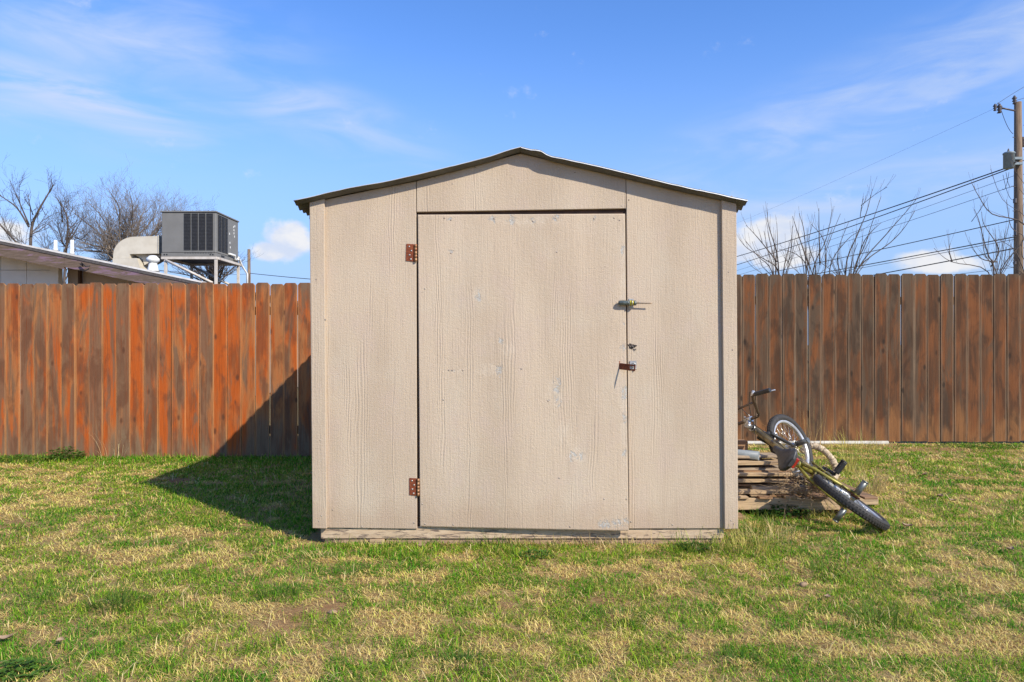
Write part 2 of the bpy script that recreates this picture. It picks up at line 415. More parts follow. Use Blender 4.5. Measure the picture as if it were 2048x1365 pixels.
simple('rust', (.26, .065, .022), (.15, .035, .014), .75, .2, scale=70, bstr=.5, wear=(.42, .13, .045), wscale=120)
simple('rust_pin', (.44, .26, .13), (.28, .11, .05), .5, .4, scale=60)
simple('screw', (.55, .53, .48), (.36, .33, .3), .4, .7, scale=90)
simple('nail', (.45, .38, .31), (.28, .22, .18), .6, .3, scale=90)
simple('galvanized', (.50, .49, .46), (.36, .35, .33), .45, .7, scale=60, bstr=.2, wear=(.36, .18, .09), wearlo=.62)
simple('hole_dark', (.05, .035, .03), (.02, .018, .015), .9, scale=90)
simple('raw_splinter', (.42, .36, .30), (.10, .08, .07), .9, scale=150, bstr=.8)
simple('handle_clear', (.10, .12, .11), (.045, .055, .05), .25, scale=60, spec=.6, wear=(.30, .31, .27), wearlo=.60)
simple('handle_yellow', (.72, .60, .03), (.5, .42, .03), .35, scale=90)
simple('white_plastic', (.78, .78, .75), (.66, .65, .61), .4, scale=15, spec=.5)
simple('steel_shaft', (.50, .40, .30), (.34, .22, .14), .4, .7, scale=70)
wood('fence_orange', (.44, .090, .012), (.36, .145, .050), (.165, .100, .058), .45, .58, .38, .60, edge=(.056, .069), far=(-4.9, -3.5, .06), botc=(.20, .13, .075), top=True, dark=(.10, .04, .02))
wood('fence_brown', (.185, .066, .022), (.100, .046, .022), (.088, .060, .038), .46, .62, .36, .62, botc=(.24, .105, .038), top=True, dark=(.028, .018, .012), edge=(.046, .068), edgec=(.25, .175, .11))
simple('rail_wood', (.26, .15, .08), (.17, .10, .06), .85, scale=8, stretch=(.6, 6, 6), bstr=.5)
simple('plank_tan', (.52, .37, .215), (.34, .235, .135), .85, scale=9, stretch=(.7, 4, 9), bstr=.7, wear=(.17, .115, .08), wearlo=.56, wearhi=.70, wscale=5)
simple('plank_grey', (.44, .35, .25), (.27, .20, .135), .9, scale=9, stretch=(.7, 4, 9), bstr=.7, wear=(.14, .10, .08), wearlo=.56, wearhi=.70, wscale=5)
simple('plank_brown', (.33, .19, .10), (.20, .115, .06), .9, scale=9, stretch=(.7, 4, 9), bstr=.7, wear=(.10, .07, .05), wearlo=.56, wearhi=.70, wscale=5)
simple('pvc_white', (.52, .50, .44), (.40, .37, .31), .5, scale=5, wear=(.42, .34, .25), wearlo=.6)
simple('pvc_grey', (.27, .30, .31), (.19, .21, .22), .5, scale=8)
simple('coil_straw', (.62, .50, .34), (.36, .27, .17), .95, scale=55, bstr=1.0, wear=(.20, .14, .09), wearlo=.58, wearhi=.66, wscale=48)
simple('frame_gold', (.33, .29, .05), (.24, .205, .04), .42, .25, scale=12, spec=.5, wear=(.12, .085, .045), wearlo=.54, wearhi=.66, wscale=30)
simple('frame_front', (.30, .23, .10), (.20, .15, .07), .32, .5, scale=12, spec=.5, wear=(.07, .05, .035), wearlo=.52, wearhi=.64, wscale=25)
simple('tyre_rubber', (.030, .028, .026), (.045, .040, .036), .72, scale=30, bstr=.5, wear=(.13, .11, .09), wearlo=.60, wearhi=.8)
simple('black_plastic', (.035, .034, .033), (.025, .024, .023), .42, scale=30, wear=(.12, .11, .10), wearlo=.63, wearhi=.8)
simple('saddle_skin', (.060, .058, .058), (.04, .039, .039), .45, scale=40, wear=(.17, .16, .15), wearlo=.6, wearhi=.8, wscale=18)
simple('chrome', (.62, .61, .58), (.45, .43, .40), .28, .85, scale=30, wear=(.22, .14, .09), wearlo=.63, wearhi=.72)
simple('alloy_rim', (.70, .70, .69), (.55, .54, .52), .32, .6, scale=20)
simple('bar_metal', (.16, .115, .08), (.09, .065, .05), .34, .6, scale=25, wear=(.26, .15, .08), wearlo=.6)
simple('peg_metal', (.22, .23, .21), (.15, .15, .14), .42, .6, scale=30, wear=(.16, .12, .09), wearlo=.62)
simple('chain_rust', (.15, .06, .03), (.07, .035, .022), .65, .4, scale=90)
simple('reflector_red', (.42, .035, .02), (.26, .02, .014), .25, scale=80, spec=.6)
simple('cable_black', (.03, .03, .03), None, .5)
simple('stone_tan', (.34, .225, .13), (.24, .155, .09), .85, scale=30, bstr=.6)
simple('twig_wood', (.40, .29, .18), (.20, .135, .08), .9, scale=40, bstr=.5)
simple('bark_dark', (.125, .095, .075), (.075, .055, .045), .9, scale=14, bstr=.5)
simple('bark_pale', (.27, .215, .165), (.17, .13, .10), .9, scale=14, bstr=.5)
simple('bark_shrub', (.15, .11, .085), (.085, .065, .05), .85, scale=30, bstr=.4)
simple('house_wall_grey', (.66, .59, .49), (.60, .53, .43), .8, scale=3)
simple('house_wall_tan', (.42, .33, .25), (.37, .29, .22), .8, scale=3)
simple('rake_board', (.15, .105, .08), (.10, .07, .05), .85, scale=5, stretch=(1, 1, 7), bstr=.5, wear=(.20, .125, .165), wearlo=.52, wearhi=.62, wscale=2.2)
simple('roof_felt', (.07, .06, .06), (.10, .09, .085), .9, scale=30, bstr=.5)
simple('drip_edge', (.70, .67, .64), (.5, .47, .44), .5, scale=3)
simple('ac_paint', (.205, .196, .178), (.185, .177, .160), .55, .1, scale=4, wear=(.15, .145, .14), wearlo=.66, wearhi=.8)
simple('ac_dark', (.028, .027, .028), (.02, .02, .02), .6, scale=10)
simple('ac_fin', (.062, .060, .060), (.045, .043, .043), .55, .3, scale=20)
simple('duct_metal', (.62, .56, .45), (.54, .48, .38), .6, .0, scale=4, wear=(.36, .30, .24), wearlo=.58, wearhi=.75)
simple('stand_paint', (.60, .54, .47), (.50, .44, .37), .6, scale=7, wear=(.34, .18, .11), wearlo=.60, wearhi=.70)
simple('pole_wood', (.24, .165, .105), (.15, .10, .065), .9, scale=4, stretch=(6, 6, .5), bstr=.6)
simple('transformer_paint', (.22, .27, .29), (.18, .22, .24), .5, scale=6)
simple('insulator', (.10, .08, .075), None, .4)
simple('wire_black', (.035, .034, .036), None, .6)
attr_mat('grass_blade', .48); attr_mat('straw_blade', .22, .75); attr_mat('leaf_green', .3, .55)

def ground_mat():
    m, t, b = newmat('soil_thatch'); g = t.add('ShaderNodeNewGeometry').outputs['Position']
    n1 = t.noise(g, 1.7, 5, .6); n2 = t.noise(g, 42, 5, .7); n3 = t.noise(t.mapping(g, (60, 150, 60)), 1.0, 3, .7, 1.2)
    n4 = t.noise(g, 260, 2, .6)
    col = t.mix(t.maprange(n1, .42, .62), (.36, .23, .10), (.32, .17, .07))
    col = t.mix(t.maprange(n2, .40, .60), col, (.42, .30, .125))
    col = t.mix(t.math('MULTIPLY', t.maprange(n3, .50, .66), .7), col, (.62, .46, .20))
    col = t.mix(t.math('MULTIPLY', t.maprange(n4, .56, .70), .55), col, (.10, .065, .035))
    s = t.sep(g)
    for (x, y, rx, ry) in BARE:
        d = t.combine(t.math('MULTIPLY', t.math('SUBTRACT', s[0], x), 1 / rx), t.math('MULTIPLY', t.math('SUBTRACT', s[1], y), 1 / ry), 0.0)
        mk = t.maprange(t.math('ADD', t.vmath('LENGTH', d), t.math('MULTIPLY', t.math('SUBTRACT', n2, .5), 2.6)), .3, 1.3, 1, 0)
        col = t.mix(t.math('MULTIPLY', mk, .6), col, (.34, .175, .085))
    far = t.maprange(s[1], 9, 14)
    col = t.mix(far, col, (.25, .20, .11))
    h = t.math('ADD', t.math('MULTIPLY', n2, 1.2), t.math('MULTIPLY', n3, .8)); h = t.math('ADD', h, n4)
    setb(t, b, col, .95, 0, .1, h, .9, .012)
def gpt(px, py):
    """ground point under a photo pixel, found on the terrain"""
    Y = 1400 * 1.15 / (py - HY)
    for _ in range(12):
        x = (px - 1024) / F * Y; Y = F * (CH - gzf(x, Y)) / (py - HY)
    return ((px - 1024) / F * Y, Y)
BARE = [(*gpt(1868, 900), .50, .16), (*gpt(578, 1235), .12, .20), (*gpt(1216, 1203), .11, .07), (*gpt(25, 1052), .16, .14), (*gpt(668, 1215), .08, .09), (*gpt(1010, 1215), .07, .05), (*gpt(1590, 1035), .10, .08), (*gpt(356, 962), .14, .14)]
ground_mat()

# ------------------------------------------------------------ ground sheet
def axis_pts(lo, hi, flo, fhi, step, grow=1.25):
    a = list(np.arange(flo, fhi + 1e-6, step)); d = step; v = a[-1]
    while v < hi: d *= grow; v += d; a.append(v)
    d = step; v = a[0]
    while v > lo: d *= grow; v -= d; a.insert(0, v)
    return np.array(a)
gx = axis_pts(-900, 900, -6.5, 6.5, .05); gy = axis_pts(-60, 1500, 1.6, 8.2, .05)
X, Yg = np.meshgrid(gx, gy, indexing='ij'); Z = gz(X, Yg)
fine = (fbm(X * 9, Yg * 9, 71, 3) - .5) * .018 * ((np.abs(X) < 7) & (Yg < 8.5) & (Yg > 1))
Z = Z + fine
nx, ny = X.shape; V = np.c_[X.ravel(), Yg.ravel(), Z.ravel()]
ii = (np.arange(nx - 1)[:, None] * ny + np.arange(ny - 1)[None, :]).ravel()
FC = np.r_[np.c_[ii, ii + ny, ii + ny + 1], np.c_[ii, ii + ny + 1, ii + 1]]
npmesh('ground', V, FC, 'soil_thatch', smooth=True, kind='structure')

# ------------------------------------------------------------ shed
SY = 4.02; SYB = 6.46
shed = thing('garden_shed', (0, SY, 0), 'beige painted wooden shed with one wide door and low metal gable roof', 'shed')
WT = .016
ridge = [(587, 402), (650, 387), (740, 368), (832, 350), (940, 322), (1042, 294), (1150, 321), (1252, 345), (1345, 367), (1441, 388), (1496, 400)]
RY = SY - .072; SR = F / RY
RX = np.array([(p[0] - 1024) / SR for p in ridge]); RZ = np.array([CH - (p[1] - HY) / SR for p in ridge])
def roofz(x): return float(np.interp(x, RX, RZ))
def wallpoly(xa_t, xa_b, xb_t, xb_b, zb_a, zb_b, drop=.017, zt=None):
    """front wall piece from its bottom edge up to the roof line (or to zt)"""
    pts = [(xa_b, zb_a), (xb_b, zb_b)]
    if zt is not None: pts += [(xb_t, zt), (xa_t, zt)]
    else:
        xs = sorted([x for x in RX if xa_t < x < xb_t], reverse=True)
        pts += [(xb_t, roofz(xb_t) - drop)] + [(x, roofz(x) - drop) for x in xs] + [(xa_t, roofz(xa_t) - drop)]
    return pts
def wpiece(name, pts, y0, y1, mat, bev=.0025):
    mb = MB(); n = len(pts); c = np.mean(pts, axis=0)
    ins = []
    for k in range(n):
        p0 = Vector(pts[k - 1]); p1 = Vector(pts[k]); p2 = Vector(pts[(k + 1) % n])
        e1 = (p1 - p0).normalized(); e2 = (p2 - p1).normalized()
        n1 = Vector((-e1.y, e1.x)); n2 = Vector((-e2.y, e2.x)); b_ = (n1 + n2); b_ = b_ / max(.3, b_.dot(n1))
        ins.append(p1 + b_ * bev)
    A = mb.addv([(p[0], y1, p[1]) for p in pts]); B = mb.addv([(p[0], y0 + bev, p[1]) for p in pts]); D = mb.addv([(p[0], y0, p[1]) for p in ins])
    mb.face([A + k for k in range(n)]); mb.face([D + k for k in range(n)][::-1])
    for k in range(n):
        j = (k + 1) % n
        mb.face([A + j, A + k, B + k, B + j]); mb.face([B + j, B + k, D + k, D + j])
    return mb.build(name, mat, shed)
wpiece('wall_panel', wallpoly(sx_(632), sx_(638), sx_(832), sx_(834), sz_(1056), sz_(1058.5)), SY, SY + WT, 'siding_paint')
wpiece('wall_panel', wallpoly(sx_(1252.5), sx_(1257.5), sx_(1460), sx_(1463), sz_(1058), sz_(1057.5)), SY, SY + WT, 'siding_paint_right')
hp = wallpoly(sx_(833.2), sx_(833.2), sx_(1251.6), sx_(1251.6), sz_(424.5), sz_(417.5))
wpiece('wall_panel', hp, SY - .001, SY + WT, 'siding_paint_header')
wpiece('corner_trim', wallpoly(sx_(621), sx_(627), sx_(650.5), sx_(655), sz_(1055), sz_(1056), .015), SY - .022, SY - .0015, 'trim_paint')
wpiece('corner_trim', wallpoly(sx_(1441), sx_(1447), sx_(1470.5), sx_(1474), sz_(1057), sz_(1056), .015), SY - .022, SY - .0015, 'trim_paint')
# side and back walls
for side in (-1, 1):
    xo = sx_(624.5) if side < 0 else sx_(1472)
    hw = roofz(xo) - .035
    for k in range(2):
        a = SY + .0 + k * 1.22; mb = MB(); x0, x1 = (xo, xo + WT) if side < 0 else (xo - WT, xo)
        mb.box(x0, x1, a + .002, a + 1.217, .095, hw, bev=.002); mb.build('wall_panel', 'siding_paint' if k else 'siding_paint_right', shed)
    mb = MB(); x0, x1 = (xo - .021, xo - .001) if side < 0 else (xo + .001, xo + .021)
    mb.box(x0, x1, SY + 1.19, SY + 1.25, .098, hw, bev=.003); mb.build('batten', 'trim_paint', shed)
mb = MB(); bp = wallpoly(sx_(640), sx_(640), sx_(1458), sx_(1458), .095, .095, .035)
mb.poly(bp, 'y', SYB - WT, SYB); mb.build('back_wall', 'siding_paint', shed)
mb = MB(); mb.box(sx_(645), sx_(1452), SY + .10, SYB - .02, .085, .105); mb.build('shed_floor', 'shed_inside', shed)
# framing seen in the gaps round the door
mb = MB(); mb.box(sx_(805), sx_(846), SY + WT + .006, SY + WT + .09, .106, sz_(405)); mb.build('door_frame_stud', 'dark_frame_wood', shed)
mb = MB(); mb.box(sx_(1240), sx_(1285), SY + WT + .004, SY + WT + .09, .106, sz_(405)); mb.build('door_frame_stud', 'dark_frame_wood', shed)
mb = MB(); mb.box(sx_(846.5), sx_(1239.5), SY + WT + .004, SY + WT + .09, sz_(434), sz_(395)); mb.build('door_frame_header', 'dark_frame_wood', shed)
# door: a warped slab that stands out at its lower right corner
door = None
mb = MB(); TL = (sx_(835.5), sz_(430)); TR = (sx_(1250), sz_(428)); BR = (sx_(1255), sz_(1058.5)); BL = (sx_(840), sz_(1053.5))
NX, NZ = 100, 150
def doorpt(u, v):
    a = Vector(TL) * (1 - u) * v + Vector(TR) * u * v + Vector(BR) * u * (1 - v) + Vector(BL) * (1 - u) * (1 - v)
    y = SY - .004 - .040 * (1 - v) ** 2 * u ** .8 - .004 * math.sin(u * 3.1) * math.sin(v * 3.1)
    return (a.x, y, a.y)
bi = .003
gf = mb.addv([doorpt(bi + (1 - 2 * bi) * i / NX, bi + (1 - 2 * bi) * j / NZ) for i in range(NX + 1) for j in range(NZ + 1)])
for i in range(NX):
    for j in range(NZ):
        q = gf + i * (NZ + 1) + j; mb.face([q, q + NZ + 1, q + NZ + 2, q + 1], True)
loop = [(i / NX, 0) for i in range(NX)] + [(1, j / NZ) for j in range(NZ)] + [(1 - i / NX, 1) for i in range(NX)] + [(0, 1 - j / NZ) for j in range(NZ)]
def ins_(u, v): return (bi + (1 - 2 * bi) * u, bi + (1 - 2 * bi) * v)
L0 = mb.addv([doorpt(*ins_(u, v)) for u, v in loop])
L1 = mb.addv([(lambda p: (p[0], p[1] + .003, p[2]))(doorpt(u, v)) for u, v in loop])
L2 = mb.addv([(lambda p: (p[0], p[1] + .018, p[2]))(doorpt(u, v)) for u, v in loop]); n = len(loop)
for k in range(n):
    j = (k + 1) % n
    mb.face([L0 + j, L0 + k, L1 + k, L1 + j]); mb.face([L1 + j, L1 + k, L2 + k, L2 + j])
mb.face([L2 + k for k in range(n)])
door = mb.build('door', 'door_paint', shed)
co = np.empty(len(door.data.vertices) * 3, dtype=np.float32); door.data.vertices.foreach_get('co', co); co = co.reshape(-1, 3)
for nm_, sp_, lim_ in (('chip', SPX, 2.0), ('smear', SMEARS, 1.6)):
    m_ = np.zeros(len(co))
    for (a, b, c, d) in sp_:
        m_ = np.maximum(m_, np.clip(1 - (((co[:, 0] - sx_(a)) / (c / SH)) ** 2 + ((co[:, 2] - sz_(b)) / (d / SH)) ** 2) / lim_, 0, 1))
    at_ = door.data.attributes.new(nm_, 'FLOAT', 'POINT'); at_.data.foreach_set('value', m_.astype(np.float32))
mb = MB()   # backing cleats of the door
mb.box(sx_(850), sx_(1238), SY + .0165, SY + .034, sz_(470), sz_(440)); mb.build('door_cleat', 'dark_frame_wood', door)
# chipped splintered lower right corner of the door, screw heads
mb = MB()
for px, py in [(889, 437), (902, 441), (988, 438), (1111, 437), (1188, 438), (1228, 437), (1239, 441), (902, 507), (850, 578), (845, 1008), (850, 1048), (907, 1049), (1139, 1051), (1043, 738), (905, 741), (898, 741), (926, 741), (1096, 802), (1207, 996), (1251, 996), (1113, 505), (1066, 443), (887, 800), (1118, 955)]:
    u = (px - 838) / 414; v = (1056 - py) / 627; p = doorpt(min(max(u, 0), 1), min(max(v, 0), 1))
    mb.lathe((sx_(px), p[1] + .001, sz_(py)), (0, -1, 0), [(.0055, 0), (.0052, .0016), (.0028, .0026)], 8)
o = mb.build('screw_heads', 'nail', door); o['kind'] = 'stuff'
mb = MB()
for px, py in [(625, 409), (637, 1041), (632, 560), (640, 880), (650, 640), (642, 1030), (1457, 1040), (1462, 1046), (1458, 395), (1460, 700), (1452, 545)]:
    mb.lathe((sx_(px) + .008, SY - .0215, sz_(py)), (0, -1, 0), [(.005, 0), (.0046, .0014), (.002, .0022)], 8)
for px, py in [(828, 1046), (826, 520), (801, 372), (722, 398), (700, 380), (1258, 400), (1243, 412), (1290, 365), (1345, 1050), (724, 1054), (1262, 1044), (665, 1020), (1400, 380), (950, 335), (870, 355), (905, 368), (1150, 345)]:
    mb.lathe((sx_(px), SY, sz_(py)), (0, -1, 0), [(.005, 0), (.0046, .0014), (.002, .0022)], 8)
o = mb.build('nail_heads', 'nail', shed); o['kind'] = 'stuff'
# sill beam and skids
mb = MB(); xs = np.linspace(sx_(640), sx_(1449), 60); top = []; 
mb.box(sx_(640), sx_(1449), SY + .012, SY + .05, sz_(1079.5), sz_(1055), bev=.004)
sill = mb.build('sill_beam', 'sill_paint', shed)
mb = MB(); mb.box(sx_(647), sx_(736), SY + .022, SY + .06, -.03, sz_(1080.5), bev=.003); mb.build('skid', 'skid_wood', shed)
mb = MB(); mb.box(sx_(770), sx_(1446), SY + .024, SY + .06, -.03, sz_(1080.5), bev=.003); mb.build('skid', 'skid_wood', shed)
mb = MB(); mb.box(sx_(738), sx_(768), SY + .004, SY + .5, -.03, sz_(1080.2), bev=.003); mb.build('floor_joist', 'plank_tan', shed)
for side in (-1, 1):
    xo = sx_(640) if side < 0 else sx_(1449) - .04
    mb = MB(); mb.box(xo, xo + .04, SY + .055, SYB - .02, -.03, .094, bev=.003); mb.build('skid', 'skid_wood', shed)
mb = MB(); mb.box(sx_(642), sx_(1447), SYB - .06, SYB - .02, -.03, .094); mb.build('skid', 'skid_wood', shed)
# roof: two corrugated sheets plus ridge cap, corrugations run down the slope
def roof_sheet(side):
    x_in = RX[5]; xs = np.linspace(x_in, RX[0] if side < 0 else RX[-1], 46); ys = np.linspace(0, 1, 220)
    V = []; 
    T = .0045 if side < 0 else .0075
    for lay in (0, 1):
        for xi, x in enumerate(xs):
            for yi, v in enumerate(ys):
                y = RY + (SYB + .06 - RY) * v
                d = y - RY
                # front edge turned up, dented
                lip = math.exp(-(d / .055) ** 2)
                zz = roofz(x) - .017 * (1 - lip) * (1.0 - .35 * math.sin(x * 7.1 + 1) * .3)
                zz += .0085 * math.cos(2 * PI * d / .0762) * (1 - math.exp(-(d / .05) ** 2)) - .004 * (1 - lip)
                dent = (float(fbm(np.array([x * 7 + 50]), np.array([d * 2 + 9.0]), 91, 3)[0]) - .5) * .010 * math.exp(-(d / .16) ** 2)
                zz += dent
                if side > 0: zz += .010 * math.exp(-((x - RX[5] - .11) / .03) ** 2) * lip - .006 * math.exp(-((x - RX[5] - .17) / .05) ** 2) * lip
                V.append((x, y, zz - (T if lay else 0)))
    V = np.array(V); nx_, ny_ = len(xs), len(ys)
    i0 = (np.arange(nx_ - 1)[:, None] * ny_ + np.arange(ny_ - 1)[None, :]).ravel()
    a = np.r_[np.c_[i0, i0 + ny_, i0 + ny_ + 1], np.c_[i0, i0 + ny_ + 1, i0 + 1]]
    if side < 0: a = a[:, ::-1]
    b_ = a[:, ::-1] + nx_ * ny_
    rim = []
    N = nx_ * ny_
    e = [k for k in range(0, N, ny_)] + [(nx_ - 1) * ny_ + k for k in range(1, ny_)]
    for k in range(len(e) - 1): rim += [(e[k], e[k + 1], e[k + 1] + N), (e[k], e[k + 1] + N, e[k] + N)]
    top = np.r_[a, np.array(rim)]
    o = npmesh('roof_sheet', V, np.r_[top, b_], 'roof_metal', smooth=True)
    o.data.materials.append(MATS['roof_underside_shaded'])
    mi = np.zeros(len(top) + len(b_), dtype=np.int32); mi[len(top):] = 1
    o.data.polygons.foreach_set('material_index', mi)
    o.data.transform(Matrix.Translation((0, -SY, 0)))
    o.parent = shed; return o
roof_sheet(-1); roof_sheet(1)
mb = MB(); rx0, rz0 = RX[5], RZ[5]
sl = (roofz(rx0 + .12) - rz0) / .12; sl2 = (roofz(rx0 - .12) - rz0) / .12
mb.poly([(rx0 - .07, rz0 + sl2 * .07 - .001), (rx0, rz0 + .004), (rx0 + .07, rz0 + sl * .07 - .001), (rx0 + .07, rz0 + sl * .07 + .001), (rx0, rz0 + .006), (rx0 - .07, rz0 + sl2 * .07 + .001)], 'y', RY + .03, SYB + .05)
mb.build('ridge_cap', 'roof_metal', shed)
# rafters ends hidden inside: one pair of fascia supports keeps the roof on something
for side in (-1, 1):
    mb = MB(); xs = [RX[5], RX[0] + .06] if side < 0 else [RX[5], RX[-1] - .08]
    mb.poly([(xs[0], roofz(xs[0]) - .06), (xs[1], roofz(xs[1]) - .056), (xs[1], roofz(xs[1]) - .10), (xs[0], roofz(xs[0]) - .13)][::1], 'y', SY + .03, SY + .07)
    mb.build('rafter', 'dark_frame_wood', shed)
# hinges
def hinge(x0, x1, y0, y1, skew):
    mb = MB(); a = sx_(x0); b_ = sx_(x1 - 6); zt = sz_(y0); zb = sz_(y1)
    mb.poly([(a - skew, zb + .006), (b_, zb), (b_, zt), (a, zt + .002)][::1], 'y', SY - .0042, SY - .0008)
    h = mb.build('hinge', 'rust', shed)
    mb = MB(); xc = sx_(x1 - 3)
    for k in range(5):
        za = zb + (zt - zb) * (k / 5) + .001; zc = zb + (zt - zb) * ((k + 1) / 5) - .001
        mb.cyl((xc, SY - .009, za), (xc, SY - .009, zc), .0075, 12)
    mb.build('hinge_knuckle', 'rust_pin', h)
    mb = MB()
    for k, fx in enumerate((.35, .62, .40, .55)):
        mb.lathe((a + (b_ - a) * fx, SY - .0042, zt - (zt - zb) * (.14 + .24 * k)), (0, -1, 0), [(.0055, 0), (.005, .002), (.002, .003)], 10)
    mb.build('screw', 'screw', h)
hinge(813, 835, 489, 524, .003); hinge(819, 840, 957, 992, .0)
# worn latch mortise on the right panel, with splintered wood
mb = MB(); c = []
for k in range(26):
    a = 2 * PI * k / 26; r = 1 + .25 * math.sin(3 * a + 1) + .15 * math.sin(7 * a)
    c.append((sx_(1264) + .022 * r * math.cos(a), sz_(693) + .014 * r * math.sin(a)))
mb.poly(c[::-1], 'y', SY - .0012, SY + .002); lm = mb.build('latch_hole', 'hole_dark', shed)
mb = MB()
for k in range(9):
    x = sx_(1255) + k * .0058; z = sz_(687) - .0035 * k + random.uniform(-.01, .004)
    mb.tube([(x, SY - .002, z), (x + random.uniform(.004, .012), SY - random.uniform(.004, .009), z - random.uniform(.004, .014))], [.0028, .0008], 4)
mb.build('splinters', 'raw_splinter', lm)
# hasp: hinge strap that stands open and the round staple
mb = MB(); M = Matrix.Translation((sx_(1238), SY - .010, sz_(727))) @ Matrix.Rotation(R(6), 4, 'Y') @ Matrix.Rotation(R(-54), 4, 'Z')
mb.box(0, .085, -.0012, .0012, -.034, .002, M, .0008)
mb.box(.085, .128, -.0012, .0012, -.034, -.025, M); mb.box(.085, .128, -.0012, .0012, -.007, .002, M); mb.box(.120, .128, -.0012, .0012, -.025, -.007, M)
hasp = mb.build('hasp', 'rust', shed)
mb = MB(); mb.box(-.024, .002, -.0015, .0015, -.024, .004, Matrix.Translation((sx_(1238), SY - .007, sz_(726))), .0008); mb.build('hasp_plate', 'galvanized', hasp)
mb = MB(); mb.cyl((sx_(1237), SY - .010, sz_(734)), (sx_(1239), SY - .010, sz_(722)), .004, 10); mb.build('hasp_pin', 'rust', hasp)
mb = MB(); mb.torus((sx_(1266), SY - .020, sz_(730)), (.15, 1, .1), .010, .0035, 20, 8); mb.box(sx_(1259), sx_(1273), SY - .006, SY - .001, sz_(739), sz_(722), None, .0015)
mb.cyl((sx_(1266), SY - .02, sz_(730)), (sx_(1266), SY - .002, sz_(730)), .005, 10); mb.cyl((sx_(1270), SY - .007, sz_(737)), (sx_(1271), SY - .016, sz_(739)), .004, 8)
st = mb.build('hasp_staple', 'galvanized', shed)
# screwdriver through the upper hasp
sd = thing('screwdriver', (sx_(1255), SY - .03, sz_(608)), 'screwdriver with dark handle and yellow band, pushed through the upper latch of the shed door', 'screwdriver')
ax = Vector((1, -.02, -.02)).normalized(); c0 = Vector((sx_(1235), SY - .026, sz_(606.5)))
mb = MB(); mb.lathe(c0, ax, [(.002, 0), (.011, .002), (.014, .012), (.0145, .03), (.0135, .055), (.0135, .066)], 12); mb.build('handle', 'handle_clear', sd)
mb = MB(); mb.lathe(c0 + ax * .066, ax, [(.0138, 0), (.0148, .006), (.0125, .018), (.0138, .022)], 6); mb.build('handle_band', 'handle_yellow', sd)
mb = MB(); mb.lathe(c0 + ax * .088, ax, [(.0145, 0), (.015, .012), (.009, .016)], 12); mb.build('handle_collar', 'handle_clear', sd)
mb = MB(); mb.lathe(c0 + ax * .104, ax, [(.0036, 0), (.0033, .076), (.0042, .082), (.001, .09)], 8); mb.build('shaft', 'steel_shaft', sd)
mb = MB(); 
for dz in (.016, -.016): mb.tube([(sx_(1262), SY - .002, sz_(607) + dz), (sx_(1262), SY - .030, sz_(607) + dz)], .0025, 6)
mb.tube([(sx_(1262), SY - .030, sz_(607) + .016), (sx_(1262), SY - .044, sz_(607) + .008), (sx_(1262), SY - .044, sz_(607) - .008), (sx_(1262), SY - .030, sz_(607) - .016)], .0025, 6)
mb.box(sx_(1257), sx_(1267), SY - .004, SY - .0005, sz_(616), sz_(598), None, .001); mb.build('hasp_staple', 'galvanized', shed)

# ------------------------------------------------------------ fences of dog-ear pickets
def picket_mesh(name, w_, h, mat, bend):
    mb = MB(); t_ = .016; c = .024; ch = .003; NS = 7
    def outline(ins):
        pts = []
        xs = w_ / 2 - ins
        zsR = [0] + [h * .97 * k / NS for k in range(1, NS)] + [h - c - ins * .4]
        R_ = [(xs, z) for z in zsR]; L_ = [(-xs, z) for z in zsR[::-1]]
        pts = R_ + [(xs - c * .9, h - ins * .4), (-xs + c * .9, h - ins * .4)] + L_
        return [(x + bend * math.sin(PI * z / h), z) for x, z in pts]
    o0 = outline(0); o1 = outline(ch); n = len(o0)
    A = mb.addv([(x, t_ / 2, z) for x, z in o0]); B = mb.addv([(x, -t_ / 2 + ch, z) for x, z in o0]); D = mb.addv([(x, -t_ / 2, z) for x, z in o1])
    mb.face([A + k for k in range(n)][::-1]); mb.face([D + k for k in range(n)])
    for k in range(n):
        j = (k + 1) % n; mb.face([A + k, A + j, B + j, B + k]); mb.face([B + k, B + j, D + j, D + k])
    me = bpy.data.meshes.new(name); me.from_pydata(mb.v, [], mb.f); me.materials.append(MATS[mat]); me.update(); return me
def fence(name, label, xs, Y, zb, mat, h, seed, PW=.1405):
    rg = random.Random(seed)
    root = thing(name, (xs[0], Y, zb(xs[0])), label, 'fence')
    o3 = ORG[root.name]
    ms = [picket_mesh('picket', PW + d, h, mat, b_) for d, b_ in ((0, 0), (.001, .002), (-.002, -.002), (.0015, -.0012), (-.001, .0015))]
    for x in xs:
        o = bpy.data.objects.new('picket', ms[rg.randrange(5)]); C.objects.link(o); o.parent = root
        o.location = (x - o3[0], rg.uniform(-.0075, .0055), zb(x) - o3[2] + rg.uniform(-.010, .008)); o.rotation_euler = (rg.uniform(-.002, .002), rg.uniform(-.0022, .0022), rg.uniform(-.02, .02))
    x0, x1 = xs[0] - .05, xs[-1] + .05
    for hz in (.25, 1.50):
        k = x0
        while k < x1:
            e = min(k + 2.42, x1); mb = MB(); mb.box(k + .003, e, Y + .014, Y + .052, zb(k) + hz, zb(k) + hz + .085, bev=.003); mb.build('rail', 'rail_wood', root); k += 2.42
    k = x0 + .3
    while k < x1:
        mb = MB(); mb.box(k, k + .088, Y + .0535, Y + .14, zb(k) - .4, zb(k) + 1.70, bev=.004); mb.build('post', 'rail_wood', root); k += 2.42
    return root
YL, YR = 7.33, 7.66
